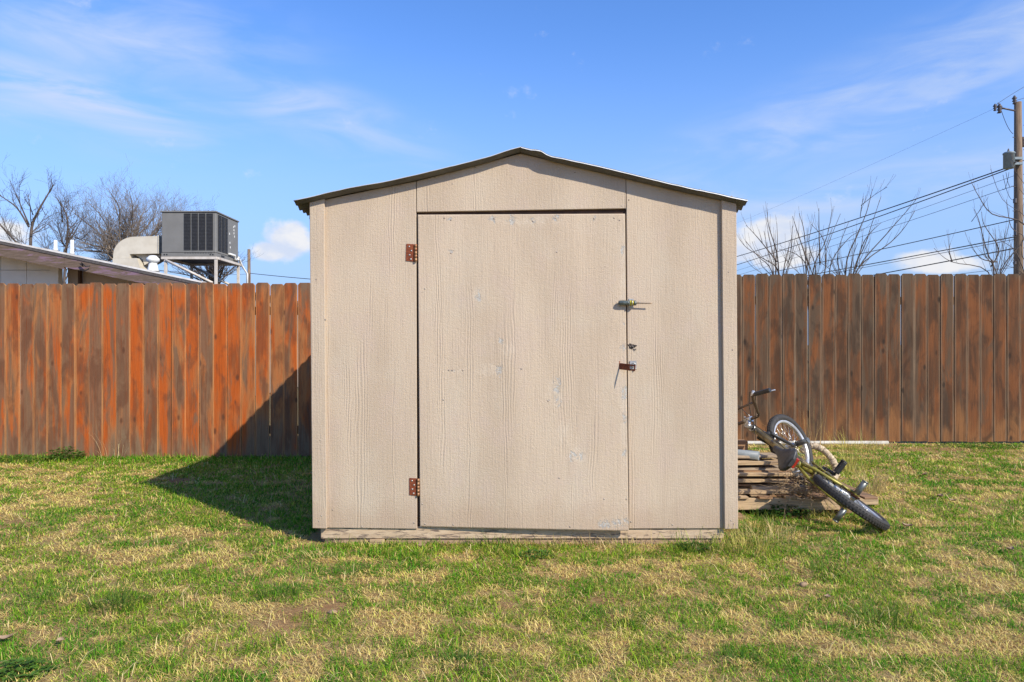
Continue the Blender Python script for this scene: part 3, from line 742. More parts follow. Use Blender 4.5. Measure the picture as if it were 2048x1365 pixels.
# joints between boards read off the photograph (left fence), the rest evenly spaced
jl = [-16, 12, 40, 68, 96, 124, 152, 178, 206, 233, 260, 289, 317, 344, 371, 400, 427, 455, 483, 511, 540, 568, 596]
xl = [((a + 14) - 1024) / F * YL for a in jl]
while xl[0] > -8.2: xl.insert(0, xl[0] - .1462)
while xl[-1] < -.28: xl.append(xl[-1] + .1462)
fence('wooden_fence', 'picket fence of orange stained boards weathered to grey, on the left of the shed', xl, YL, lambda x: CH - (916.5 - HY) / F * YL + .0, 'fence_orange', 1.832, 3, .1432)
xr = []; x = (1458 + 13 - 1024) / F * YR
while x > .05: x -= .1442
x += .1442
while x < 8.4: xr.append(x); x += .1442 + random.uniform(-.002, .002)
fence('wooden_fence', 'darker brown picket fence behind the bicycle, on the right of the shed', xr, YR, lambda x: CH - (883.5 - HY) / F * YR + .0015 * (x - 2.5), 'fence_brown', 1.832, 9, .1415)
zr0 = CH - (883.5 - HY) / F * YR
# short return between the two runs, hidden behind the shed
mb = MB(); mb.box(-.23, -.14, YL + .02, YR + .06, -.3, 1.75, bev=.004)
solo('fence_post', mb, 'rail_wood', (-.18, YL + .1, -.3), 'square wooden post joining the two fences behind the shed', 'post')

# ------------------------------------------------------------ things by the right fence
mb = MB(); ya = YR - .075
za = CH - (886 - HY) / F * ya
mb.tube([(1.30, ya, za - .006), (2.2, ya, za - .002), (3.2, ya, za), ((1776 - 1024) / F * ya, ya, za)], .021, 14)
solo('white_pipe', mb, 'pvc_white', (1.3, ya, za), 'long white plastic pipe lying along the foot of the brown fence', 'pipe')

# pallet and planks stacked beside the shed
def zy(zx_, zy_, Y): return P(1440 + zx_ / 3.9, 740 + zy_ / 3.9, Y)
PX = 1.325
pal = thing('wooden_pallet', (1.9, 5.1, .02), 'weathered wooden pallet on the grass under the plank stack', 'pallet')
mb = MB(); pr = zy(935, 1040, 4.72).x
mb.box(PX, pr, 4.72, 4.76, .035, .112, bev=.003); mb.build('stringer', 'plank_tan', pal)
mb = MB(); mb.box(PX, pr + .12, 5.12, 5.16, .035, .112, bev=.003); mb.build('stringer', 'plank_brown', pal)
mb = MB(); mb.box(PX, pr + .1, 5.52, 5.56, .035, .112, bev=.003); mb.build('stringer', 'plank_brown', pal)
for k, xx in enumerate((1.36, 1.50, 1.66, 1.84, 2.02, 2.2, 2.36)):
    mb = MB(); mb.box(xx, xx + .09, 4.70 + .02 * math.sin(k * 3), 5.58, .1135, .128, bev=.002); mb.build('deck_board', 'plank_tan' if k % 2 else 'plank_brown', pal)
for k, xx in enumerate((1.38, 1.8, 2.2)):
    mb = MB(); mb.box(xx, xx + .09, 4.71, 5.58, .018, .0335, bev=.002); mb.build('deck_board', 'plank_brown', pal)
ORD = ['topmost', 'second from the top', 'third from the top', 'fourth from the top', 'fifth from the top', 'sixth from the top', 'seventh from the top', 'eighth from the top', 'ninth from the top', 'lowest']
PL = [  # zoom y of front face middle, right end zoom x, Y front, thickness px, material, left start zoom x
    (688, 452, 4.93, 5.2, 'plank_grey', -60, -.02), (738, 505, 4.86, 6.5, 'plank_tan', -60, -.01), (768, 600, 4.90, 5, 'plank_grey', -60, .012), (795, 560, 4.86, 5, 'plank_brown', -60, 0.005),
    (820, 560, 4.82, 6, 'plank_tan', -60, -.006), (848, 548, 4.86, 5.2, 'plank_brown', -60, .01), (873, 545, 4.80, 6, 'plank_tan', -60, -.01), (897, 600, 4.85, 5, 'plank_brown', -60, .004),
    (925, 690, 4.80, 7, 'plank_grey', 100, .004), (958, 718, 4.76, 6.5, 'plank_tan', -60, -.004)]
for k, (yy, xe, Y, th, mt, xs0, tilt) in enumerate(PL):
    a = zy(130, yy, Y); b_ = zy(xe, yy, Y); t_ = th / F * Y
    x0 = max(PX, PX + .02 * math.sin(k * 5)); 
    if xs0 > 0: x0 = zy(250, yy, Y).x
    M = Matrix.Translation((x0, Y, a.z)) @ Matrix.Rotation(tilt, 4, 'Y') @ Matrix.Rotation(R(random.uniform(-2.2, 2.2)), 4, 'Z')
    mb = MB(); L = b_.x - x0
    mb.box(0, L, 0, .14, -t_ / 2, t_ / 2, M, .0025)
    solo('plank', mb, mt, (x0, Y, a.z), 'weathered plank, %s, in the stack on the pallet by the shed' % ORD[k], 'plank')
    mb = MB(); M2 = Matrix.Translation((x0, Y + .17 + .01 * (k % 3), a.z - .002)) @ Matrix.Rotation(tilt * .5, 4, 'Y') @ Matrix.Rotation(R(random.uniform(-1.5, 1.5)), 4, 'Z')
    mb.box(0, L * random.uniform(.8, .95), 0, .14, -t_ / 2, t_ / 2, M2, .0025)
    solo('plank', mb, ['plank_brown', 'plank_grey', 'plank_tan'][k % 3], (x0, Y + .17, a.z), 'plank in the rear row of the stack by the shed, %s' % ORD[k], 'plank')
for k, (xa, xb, m_) in enumerate(((250, 375, 'plank_tan'), (455, 575, 'plank_brown'), (630, 765, 'plank_brown'))):
    a = zy(xa, 997, 4.73); b_ = zy(xb, 997, 4.73); mb = MB(); mb.box(a.x, b_.x, 4.745, 5.0, .1295, zy(0, 975, 4.78).z - .002, bev=.004)
    solo('wood_block', mb, m_, (a.x, 4.75, .13), ['pale short wood block under the lowest plank, nearest the shed', 'brown short wood block under the lowest plank, middle of three', 'dark wood block under the twigs, right of the other blocks'][k], 'wood block')
mb = MB(); a = zy(1105, 1020, 4.95); b_ = zy(1225, 1020, 4.95)
mb.box(a.x - .25, b_.x, 4.93, 5.02, a.z - .028, a.z + .026, bev=.004)
solo('timber_offcut', mb, 'plank_tan', (a.x, 4.95, a.z), 'thick tan timber end sticking out right of the rear bicycle wheel', 'timber')
mb = MB(); mb.box(PX, zy(200, 1120, 4.55).x, 4.55, 4.66, .004, .035, bev=.004)
solo('ground_board', mb, 'plank_brown', (PX, 4.6, .01), 'short brown board on the soil in front of the pallet, against the shed', 'board')
mb = MB(); a = zy(130, 655, 5.0); b_ = zy(305, 672, 4.92)
d = (b_ - a).normalized(); s0 = Vector((PX + .03, 0, 0)); s0 = a - d * ((a.x - PX - .03) / d.x)
mb.tube([s0, a, b_], .032, 16); solo('grey_pipe', mb, 'pvc_grey', tuple(s0), 'short grey plastic pipe lying on top of the plank stack', 'pipe')
mb = MB(); a = zy(150, 600, 5.25)
mb.box(a.x - .18, a.x + .05, 5.2, 5.3, a.z - .05, a.z + .05, Matrix.Identity(4), .006)
mb.box(a.x - .1, a.x + .12, 5.1, 5.19, a.z - .09, a.z - .04, None, .006)
solo('scrap_lumber', mb, 'plank_brown', (a.x, 5.2, a.z), 'stub of brown lumber behind the grey pipe, beside the shed corner', 'lumber')
# beige coil arching behind the bicycle
mb = MB(); pts = []; YC = 5.75
way = [(640, 640), (680, 600), (735, 592), (790, 615), (840, 655), (878, 705), (902, 760), (905, 815), (880, 860)]
rr = random.Random(4); cps = [zy(a, b_, YC - .02 * i) for i, (a, b_) in enumerate(way)]
for i in range(len(cps) - 1):
    for k in range(8):
        q = cps[i].lerp(cps[i + 1], k / 8); pts.append(q + Vector((rr.uniform(-.004, .004), rr.uniform(-.004, .004), rr.uniform(-.004, .004))))
mb.tube(pts, [.026 + .0015 * math.sin(k * .35) for k in range(len(pts))], 12)
solo('straw_coil', mb, 'coil_straw', (cps[0].x, YC, .1), 'rough beige coil arching over the grass behind the bicycle', 'coil')

# ------------------------------------------------------------ bicycle (local x forward, y to its left, z up), lying over against the planks
yaw, pitch, lean, steer_a = 0.0278, 0.2065, 1.0146, -0.721
Bm = Matrix(((0, -1, 0), (1, 0, 0), (0, 0, 1)))
def m3(a): return Matrix(a)
Rz_ = m3(((math.cos(yaw), -math.sin(yaw), 0), (math.sin(yaw), math.cos(yaw), 0), (0, 0, 1)))
Ry_ = m3(((math.cos(pitch), 0, -math.sin(pitch)), (0, 1, 0), (math.sin(pitch), 0, math.cos(pitch))))
Rx_ = m3(((1, 0, 0), (0, math.cos(lean), math.sin(lean)), (0, -math.sin(lean), math.cos(lean))))
BM = (Rz_ @ Bm @ Ry_ @ Rx_).to_4x4()
bike = thing('bicycle', (0, 0, 0), 'yellow small wheeled bicycle lying on its side over the plank stack beside the shed', 'bicycle')
bike.matrix_world = Matrix.Translation((2.117, 4.379, 0.170)) @ BM
SD = Vector((-.276, 0, .961)).normalized(); SC = Vector((.916, 0, -.01))
SM = Matrix.Translation(SC) @ Matrix.Rotation(steer_a, 4, SD) @ Matrix.Translation(-SC)
def wheel(name, c, M, label=None):
    ax = (0, 1, 0); c = Vector(c)
    def out(mb, nm, mat, par):
        mb.v = [tuple(M @ Vector(p)) for p in mb.v]; return mb.build(nm, mat, par)
    mb = MB(); mb.torus(c, ax, .228, .0255, 72, 14, 1.05)
    # tread knobs
    for i in range(72):
        th = 2 * PI * i / 72
        for jx, off in ((-1, 0), (0, .5), (1, 0)):
            t2 = th + off * 2 * PI / 72
            MM = Matrix.Translation(c) @ Matrix.Rotation(t2, 4, 'Y') @ Matrix.Translation((.2525 - abs(jx) * .0025, jx * .012, 0))
            mb.box(-.0015, .002, -.0045, .0045, -.0065, .0065, MM)
    wh = out(mb, name, 'tyre_rubber', bike)
    mb = MB(); prof = []
    n = 60
    for sgn in (-1, 1):
        mb.torus(c + Vector((0, sgn * .0125, 0)), ax, .199, .0065, n, 8, .8)
    mb.torus(c, ax, .192, .0055, n, 8, 2.6)
    out(mb, 'rim', 'alloy_rim', wh)
    mb = MB()
    for i in range(36):
        th = 2 * PI * i / 36; sgn = 1 if i % 2 else -1; hub = th + (.9 if (i // 2) % 2 else -.9)
        mb.tube([c + Vector((math.cos(hub) * .022, sgn * .03, math.sin(hub) * .022)), c + Vector((math.cos(th) * .192, 0, math.sin(th) * .192))], .0012, 4)
    o = out(mb, 'spokes', 'chrome', wh); o['kind'] = 'stuff'
    mb = MB(); mb.lathe(c + Vector((0, -.055, 0)), ax, [(.006, 0), (.006, .02), (.022, .022), (.022, .027), (.014, .032), (.014, .078), (.022, .083), (.022, .088), (.006, .09), (.006, .11)], 16)
    out(mb, 'hub', 'chrome', wh)
    for sgn in (-1, 1):
        mb = MB(); mb.cyl(c + Vector((0, sgn * .058, 0)), c + Vector((0, sgn * .155, 0)), .019, 18); mb.cyl(c + Vector((0, sgn * .150, 0)), c + Vector((0, sgn * .157, 0)), .0205, 18)
        out(mb, 'axle_peg', 'peg_metal', wh)
    return wh
wheel('rear_wheel', (0, 0, 0), Matrix.Identity(4)); wheel('front_wheel', (.95, 0, 0), SM)
BB = Vector((.37, 0, .035)); HB = Vector((.828, 0, .298)); HT = Vector((.797, 0, .403)); ST = Vector((.285, 0, .27))
mb = MB()
mb.cyl(BB - Vector((0, .036, 0)), BB + Vector((0, .036, 0)), .024, 16)
mb.cyl(BB, ST, .022, 14)
for s in (-1, 1):
    mb.tube([BB + Vector((-.02, s * .022, 0)), Vector((.25, s * .034, .02)), Vector((.02, s * .056, 0))], [.0135, .013, .010], 10)
    mb.tube([ST + Vector((0, s * .012, -.02)), Vector((.20, s * .036, .19)), Vector((.02, s * .056, .006))], [.011, .011, .009], 10)
    mb.box(-.018, .03, s * .056 - .003, s * .056 + .003, -.018, .02)
mb.cyl(Vector((.19, -.036, .18)), Vector((.19, .036, .18)), .008, 8)
fr = mb.build('frame', 'frame_gold', bike)
mb = MB(); mb.cyl(ST + Vector((0, 0, -.035)), HT - SD * .015, .020, 14); mb.tube([BB, Vector((.62, 0, .13)), HB + SD * .02], [.024, .024, .023], 14)
mb.tube([HB + SD * .02 + Vector((-.05, 0, 0)), HT - SD * .03 + Vector((-.05, 0, 0))], .013, 8)
mb.build('front_tubes', 'frame_front', fr)
mb = MB(); mb.cyl(HB, HT, .0225, 16); mb.build('head_tube', 'frame_front', fr)
mb = MB()
for p in (HB - SD * .006, HT): mb.cyl(p, p + SD * .010, .026, 16)
mb.build('headset', 'chrome', fr)
# saddle
def saddle():
    mb = MB(); secs = []
    for (x, wd, z, h) in [(.395, .010, .402, .020), (.375, .020, .408, .028), (.33, .024, .410, .034), (.28, .032, .408, .038), (.22, .062, .408, .044), (.17, .086, .414, .052), (.13, .088, .420, .052), (.108, .066, .420, .040), (.098, .030, .415, .020)]:
        ring = []
        for k in range(16):
            a = 2 * PI * k / 16; ring.append((x, wd * math.cos(a) * (1 if math.sin(a) > 0 else .92), z + (h * .42 * math.sin(a) if math.sin(a) > 0 else h * .8 * math.sin(a))))
        secs.append(mb.addv(ring))
    for i in range(len(secs) - 1):
        for k in range(16): mb.face([secs[i] + k, secs[i] + (k + 1) % 16, secs[i + 1] + (k + 1) % 16, secs[i + 1] + k], True)
    mb.face([secs[0] + k for k in range(16)]); mb.face([secs[-1] + k for k in range(16)][::-1])
    return mb.build('saddle', 'saddle_skin', bike)
sa = saddle()
mb = MB(); mb.cyl(ST - Vector((0, 0, .02)), Vector((.262, 0, .375)), .0127, 12); mb.build('seat_post', 'chrome', bike)
mb = MB()
for s in (-1, 1): mb.tube([(.34, s * .012, .385), (.27, s * .022, .368), (.2, s * .022, .368), (.15, s * .03, .39)], .0035, 6)
mb.build('saddle_rail', 'chrome', sa)
mb = MB(); mb.box(.195, .212, -.036, .036, .318, .352, None, .004); mb.torus((.205, -.02, .335), (1, 0, 0), .012, .006, 14, 6); mb.cyl((.2, 0, .335), (.285, 0, .30), .006, 8); mb.build('reflector', 'reflector_red', bike)
# crank, pedals, chain
mb = MB(); cc = BB + Vector((0, -.045, 0))
mb.torus(cc, (0, 1, 0), .070, .006, 40, 6, .35)
for k in range(5):
    a = 2 * PI * k / 5; mb.tube([cc, cc + Vector((math.cos(a) * .07, 0, math.sin(a) * .07))], .0065, 6)
mb.cyl(cc + Vector((0, .002, 0)), cc - Vector((0, .010, 0)), .020, 14)
for k in range(36):
    a = 2 * PI * k / 36; M = Matrix.Translation(cc) @ Matrix.Rotation(a, 4, 'Y'); mb.box(.074, .082, -.0012, .0012, -.0035, .0035, M)
mb.build('chainring', 'chrome', bike)
def crank(sg, ang):
    e = BB + Vector((math.cos(ang) * .165, sg * .075, math.sin(ang) * .165)); b0 = BB + Vector((0, sg * .062, 0))
    mb = MB(); mb.tube([b0, b0.lerp(e, .5) + Vector((0, sg * .003, 0)), e], [.0125, .010, .0115], 10, sq=.75); mb.cyl(b0 - Vector((0, sg * .02, 0)), b0 + Vector((0, sg * .01, 0)), .014, 12)
    cr = mb.build('crank_arm', 'black_plastic', bike)
    mb = MB(); M = Matrix.Translation(e + Vector((0, sg * .062, 0))) @ Matrix.Rotation(.4, 4, 'Y')
    mb.box(-.048, .048, -.048, -.040, -.012, .012, M, .002); mb.box(-.048, .048, .040, .048, -.012, .012, M, .002)
    mb.box(-.050, -.040, -.040, .040, -.012, .012, M, .002); mb.box(.040, .050, -.040, .040, -.012, .012, M, .002)
    mb.box(-.008, .008, -.040, .040, -.008, .008, M, .002); mb.cyl(e, e + Vector((0, sg * .105, 0)), .006, 8)
    mb.build('pedal', 'black_plastic', cr)
crank(-1, R(172)); crank(1, R(-8))
mb = MB(); cy = -.045; N = 0
def arc_pts(c, r, a0, a1, n): return [c + Vector((math.cos(a0 + (a1 - a0) * i / n) * r, 0, math.sin(a0 + (a1 - a0) * i / n) * r)) for i in range(n + 1)]
rc = Vector((0, cy, 0)); ccx = Vector((BB.x, cy, BB.z))
path = arc_pts(ccx, .078, R(100), R(-90), 18) + arc_pts(rc, .030, R(-90), R(-260), 10)
dense = []
for i in range(len(path)):
    a, b_ = path[i], path[(i + 1) % len(path)]; m_ = max(1, int((b_ - a).length / .0127))
    for k in range(m_): dense.append(a.lerp(b_, k / m_))
for i, p in enumerate(dense):
    q = dense[(i + 1) % len(dense)]; dd = (q - p); L = dd.length
    if L < 1e-4: continue
    ang = -math.atan2(dd.z, dd.x); M = Matrix.Translation(p) @ Matrix.Rotation(ang, 4, 'Y'); wd = .0035 if i % 2 else .0024
    for s in (-1, 1): mb.box(-.001, L + .001, s * wd - .0006, s * wd + .0006, -.004, .004, M)
    mb.cyl(p - Vector((0, .0035, 0)), p + Vector((0, .0035, 0)), .003, 6)
o = mb.build('chain', 'chain_rust', bike); o['kind'] = 'stuff'
mb = MB(); mb.torus(rc, (0, 1, 0), .026, .005, 20, 6, .5); mb.cyl(rc - Vector((0, .004, 0)), rc + Vector((0, .01, 0)), .024, 14); mb.build('sprocket', 'chain_rust', bike)
mb = MB(); top_ = BB + Vector((-.0, -.052, .092)); mb.tube([(.02, -.054, .045), (.2, -.054, .085), (.38, -.054, .128)], [.006, .006, .006], 8, sq=2.0)
mb.build('chain_guard', 'frame_gold', bike)
# fork, stem, handlebar: turned with the steering
def sbuild(mb, nm, mat, par):
    mb.v = [tuple(SM @ Vector(p)) for p in mb.v]; return mb.build(nm, mat, par)
mb = MB(); cr_ = HB - SD * .012
mb.cyl(cr_ - SD * .012, HT + SD * .045, .014, 12)
mb.tube([cr_ + Vector((0, -.055, -.012)), cr_ + Vector((0, 0, .0)), cr_ + Vector((0, .055, -.012))], [.014, .018, .014], 10)
for s in (-1, 1):
    mb.tube([cr_ + Vector((0, s * .052, -.006)), SC + SD * .15 + Vector((0, s * .055, 0)), SC + SD * .04 + Vector((.004, s * .055, 0)), Vector((.95, s * .055, .0))], [.015, .013, .011, .010], 10)
    mb.box(.936, .966, s * .055 - .003, s * .055 + .003, -.018, .018)
fk = sbuild(mb, 'fork', 'black_plastic', bike)
mb = MB(); b0 = cr_ - SD * .07
mb.tube([b0 + Vector((.02, -.045, .02)), b0 + Vector((.03, -.05, -.01)), b0 + Vector((.0, -.035, -.05))], .006, 6); mb.tube([b0 + Vector((.02, .045, .02)), b0 + Vector((.03, .05, -.01)), b0 + Vector((.0, .035, -.05))], .006, 6)
mb.box(b0.x - .03, b0.x + .02, -.04, -.028, b0.z - .06, b0.z - .045, None, .002); mb.box(b0.x - .03, b0.x + .02, .028, .04, b0.z - .06, b0.z - .045, None, .002)
sbuild(mb, 'brake_caliper', 'chrome', bike)
CL = Vector((.835, 0, .455)); SP = HT + SD * .045
mb = MB(); mb.tube([SP - SD * .02, SP + SD * .02], .020, 14); mb.tube([SP, CL], [.018, .020], 12); mb.cyl(CL - Vector((0, .03, 0)), CL + Vector((0, .03, 0)), .021, 14)
for s in (-1, 1): mb.cyl(CL + Vector((.012, s * .02, .018)), CL + Vector((.02, s * .02, .03)), .005, 8)
sbuild(mb, 'stem', 'chrome', bike)
def CB(x, y, z): return CL + Vector((x, y, z))
hbpts = [CB(-.035, -.335, .195), CB(-.025, -.22, .205), CB(-.02, -.195, .198), CB(-.015, -.175, .165), CB(-.006, -.105, .02), CB(-.002, -.085, .003), CB(0, 0, 0)]
hbfull = hbpts + [Vector((p.x, -p.y, p.z)) for p in hbpts[-2::-1]]
mb = MB(); mb.tube(hbfull, .0115, 12); mb.cyl(CB(-.013, -.160, .135), CB(-.013, .160, .135), .008, 10)
hb = sbuild(mb, 'handlebar', 'bar_metal', bike)
for s in (-1, 1):
    mb = MB(); a = CB(-.0255, s * .225, .2045); b_ = CB(-.036, s * .345, .194)
    n = 14; mb.tube([a.lerp(b_, k / n) for k in range(n + 1)], [.0165 if k % 2 else .0150 for k in range(n + 1)], 12)
    sbuild(mb, 'grip', 'black_plastic', hb)
mb = MB(); mb.tube([CB(.0, -.195, .195), CB(.02, -.215, .165), CB(.025, -.26, .150), CB(.02, -.335, .140)], [.008, .007, .006, .005], 8, sq=.7); mb.cyl(CB(-.03, -.205, .205), CB(.01, -.205, .205), .012, 10)
sbuild(mb, 'brake_lever', 'alloy_rim', hb)
mb = MB()
mb.tube([CB(.01, -.20, .20), CB(.07, -.13, .17), CB(.07, -.04, .06), CB(.03, .01, -.05), CB(.0, .02, -.15)], .0025, 6)
mb.tube([CB(.01, .20, .20), CB(.08, .12, .19), CB(.08, .03, .09), CB(.0, -.03, -.02), CB(-.1, -.02, -.06)], .0025, 6)
sbuild(mb, 'brake_cable', 'cable_black', bike)
mb = MB(); mb.tube([CB(-.05, -.03, -.03), Vector((.6, -.03, .30)), Vector((.42, -.02, .28)), Vector((.30, -.02, .16)), Vector((.22, -.02, .19))], .0025, 6); mb.build('brake_cable', 'cable_black', bike)

# ------------------------------------------------------------ tangle of dry twigs under the bicycle
def twigs(name, c, ext, n, lr, rad, mat, label, cat, seed, up=.25, kind='stuff'):
    rg = random.Random(seed); mb = MB()
    for _ in range(n):
        p = Vector((c[0] + rg.gauss(0, ext[0]), c[1] + rg.gauss(0, ext[1]), c[2] + abs(rg.gauss(0, ext[2]))))
        d = Vector((rg.uniform(-1, 1), rg.uniform(-.6, .6), rg.uniform(-.3, up + .4))).normalized(); pts = [p]; L = rg.uniform(*lr)
        for k in range(4):
            d = (d + Vector((rg.uniform(-.4, .4), rg.uniform(-.4, .4), rg.uniform(-.35, .3)))).normalized(); pts.append(pts[-1] + d * L / 4)
        for q in pts: q.z = max(q.z, gzf(q.x, q.y) + .008)
        r = rg.uniform(.5, 1) * rad; mb.tube(pts, [r, r * .9, r * .75, r * .6, r * .3], 4, False)
    o = mb.build(name, mat, None, org=c); tag(o, label, cat, kind=kind); return o
cz = zy(690, 905, 4.68)
twigs('twig_pile', (cz.x, 4.68, .14), (.095, .035, .075), 130, (.08, .28), .0024, 'twig_wood', 'tangled heap of dry brown twigs under the bicycle frame', 'twigs', 3)

# ------------------------------------------------------------ lawn
def lawn_fields(x, y):
    px = 1024 + F * x / y
    g = fbm(x * 8.2 + 10, y * 9.2 + 3, 21, 4); g2 = fbm(x * 1.2 + 80, y * 1.5 + 9, 33, 3)
    G = (g - .5) * 1.9 + (g2 - .5) * .55 + .59
    G += .25 * sstep(y, 6.3, 7.0) * sstep(-x, .6, 1.4) * (1 - .0 * x)
    sh = sstep(-x, 1.0, 1.7) * sstep(x, -3.6, -2.6) * sstep(y, 4.1, 5.0); G += .26 * sh
    G += .10 * sstep(y, 3.35, 3.8) * (1 - sstep(y, 4.2, 4.6)) * sstep(x, -2.2, -1.4)
    dry = np.exp(-(((x + 4.0) / 1.5) ** 2 + ((y - 5.6) / .8) ** 2)); G -= .16 * dry
    dry2 = np.exp(-(((x + 2.4) / .9) ** 2 + ((y - 4.0) / .5) ** 2)); G -= .04 * dry2
    gr = np.exp(-(((x + 1.6) / .5) ** 2 + ((y - 2.5) / .35) ** 2)); G += .10 * gr
    gr = np.exp(-(((x - 1.1) / 1.0) ** 2 + ((y - 2.9) / .5) ** 2)); G += .05 * gr
    gr = np.exp(-(((x - 1.75) / .35) ** 2 + ((y - 4.35) / .3) ** 2)); G += .22 * gr
    gr = np.exp(-(((x - 4.2) / 1.4) ** 2 + ((y - 6.4) / .8) ** 2)); G += .05 * gr
    bare = np.zeros_like(x)
    for (bx, by, rx, ry) in BARE: bare = np.maximum(bare, np.exp(-((((x - bx) / rx) ** 2 + ((y - by) / ry) ** 2)) * 1.1) * (.45 + .9 * (fbm(x * 14, y * 14, 88, 2) > .47)) * .85)
    return G, bare
def sample_pts(n, rg):
    # density falls with distance; a wedge a little wider than the view
    Y = []; Xs = []
    y = 1.75 * (8.0 / 1.75) ** rg.random(n * 2) ; y = y[rg.random(n * 2) < np.clip((y / 8.0) ** .55, 0, 1)][:n]
    hw_ = y * (1024 / F) * 1.03 + 1.6
    x = (rg.random(len(y)) * 2 - 1) * hw_
    ok = ~((np.abs(x) < 1.20) & (y > SY + .02) & (y < SYB)) & ~((y > YL - .015) & (x < 0)) & (y < YR - .02)
    return x[ok], y[ok]
def blades(name, x, y, L, wd, leanv, az, col, mat, droop=.5, zoff=0.0, lf=.6):
    n = len(x); z = gz(x, y) - .004 + zoff
    dx, dy = np.cos(az), np.sin(az); sx2, sy2 = -dy, dx
    # three levels: base, mid, tip
    h1 = L * .5 * np.cos(leanv * lf); r1 = L * .5 * np.sin(leanv * lf)
    l2 = leanv * (1 + droop); h2 = h1 + L * .5 * np.cos(l2); r2 = r1 + L * .5 * np.sin(l2)
    h2 = np.maximum(h2, .003)
    V = np.zeros((n, 5, 3)); hw_ = wd / 2
    for k, (s, r_, h_, q) in enumerate(((-1, 0, 0, 1), (1, 0, 0, 1), (-1, r1, h1, .85), (1, r1, h1, .85), (0, r2, h2, 0))):
        V[:, k, 0] = x + dx * r_ + sx2 * s * hw_ * q; V[:, k, 1] = y + dy * r_ + sy2 * s * hw_ * q; V[:, k, 2] = z + h_
    b0 = np.arange(n)[:, None] * 5
    Fc = (b0[:, :, None] + np.array([[0, 1, 3], [0, 3, 2], [2, 3, 4]])[None]).reshape(-1, 3)
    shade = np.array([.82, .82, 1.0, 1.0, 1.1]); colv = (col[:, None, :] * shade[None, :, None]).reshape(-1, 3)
    return npmesh(name, V.reshape(-1, 3), Fc, mat, colv, kind='stuff')
# green blades
x, y = sample_pts(640000, RNG); G, bare = lawn_fields(x, y)
tuft = fbm(x * 11 + 3, y * 11 + 7, 55, 2)
keep = RNG.random(len(x)) < np.clip((G + (tuft - .5) * .5 - .385) * 6.5, .03, 1) * np.clip(1 - bare * 1.3, .02, 1)
x, y, G, tuft = x[keep], y[keep], G[keep], tuft[keep]; n = len(x)
vig = np.clip((G - .42) * 3.5, 0, 1)
L = (.014 + .024 * RNG.random(n) ** 1.3) * (.7 + .75 * vig) * (.75 + .5 * tuft); tall = RNG.random(n) < .015; L[tall] *= 1.7
nearw = sstep(y, 3.45, 3.85) * (y < 4.05) * (np.abs(x) < 1.5); L *= 1 + .25 * nearw * (tuft > .5)
nearf = sstep(y, 6.75, 7.25) * (x < 0); L *= 1 + .6 * nearf; L *= 1 - .6 * ((y > 7.3) & (x > 1.2) & (x < 4.15))
wd = (.0024 + .0012 * RNG.random(n)) * np.clip(y / 3.2, .85, 1.9)
ln = np.clip(np.abs(RNG.normal(1.0, .36, n)), .05, 1.45); az = RNG.random(n) * 2 * PI
hue = fbm(x * 2.3 + 31, y * 2.3 + 12, 63, 3)
c1 = np.array([.185, .460, .012]); c2 = np.array([.46, .61, .034]); c3 = np.array([.045, .225, .010])
m1 = np.clip((hue - .4) * 3 + RNG.normal(0, .28, n), 0, 1)[:, None]; col = c1 * (1 - m1) + c2 * m1
m2 = (np.clip((vig - .12) * 1.9, 0, 1.0) * RNG.random(n))[:, None]; col = col * (1 - m2) + c3 * m2
yl = (RNG.random(n) < .16)[:, None]; col = np.where(yl, np.array([.60, .54, .11]), col); col *= RNG.uniform(.55, 1.35, (n, 1))
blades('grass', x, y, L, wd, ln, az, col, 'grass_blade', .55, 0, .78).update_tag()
print('green', n)
# dry straw: low, mostly lying
x, y = sample_pts(530000, RNG); G, bare = lawn_fields(x, y); tuft = fbm(x * 9 + 13, y * 9 + 27, 57, 2)
keep = RNG.random(len(x)) < np.clip((.62 - G + (tuft - .5) * .45) * 3.6, .14, 1) * np.clip(1 - bare * 1.25, .05, 1)
x, y = x[keep], y[keep]; n = len(x)
L = .016 + .030 * RNG.random(n) ** 1.6; wd = (.0019 + .0011 * RNG.random(n)) * np.clip(y / 3.2, .85, 1.9)
ln = np.clip(RNG.normal(1.22, .24, n), .3, 1.54); az = RNG.random(n) * 2 * PI
col = np.array([.90, .69, .25]) * RNG.uniform(.6, 1.15, (n, 1)); k = (RNG.random(n) < .3)[:, None]; col = np.where(k, np.array([.62, .38, .12]) * RNG.uniform(.7, 1.2, (n, 1)), col)
k = (RNG.random(n) < .22)[:, None]; col = np.where(k, np.array([.68, .66, .12]) * RNG.uniform(.8, 1.2, (n, 1)), col)
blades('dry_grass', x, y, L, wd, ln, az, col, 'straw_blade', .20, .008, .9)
print('dry', n)
# long loose stalks lying on and standing out of the lawn
x, y = sample_pts(1700, RNG); n = len(x)
L = .05 + .09 * RNG.random(n) ** 2; wd = (.0022 + .0012 * RNG.random(n)) * np.clip(y / 3.6, .9, 1.6)
ln = np.clip(RNG.normal(1.42, .14, n), .9, 1.56); az = RNG.random(n) * 2 * PI
col = np.array([.72, .58, .27]) * RNG.uniform(.7, 1.15, (n, 1))
blades('loose_straw', x, y, L, wd, ln, az, col, 'straw_blade', .12, .016)

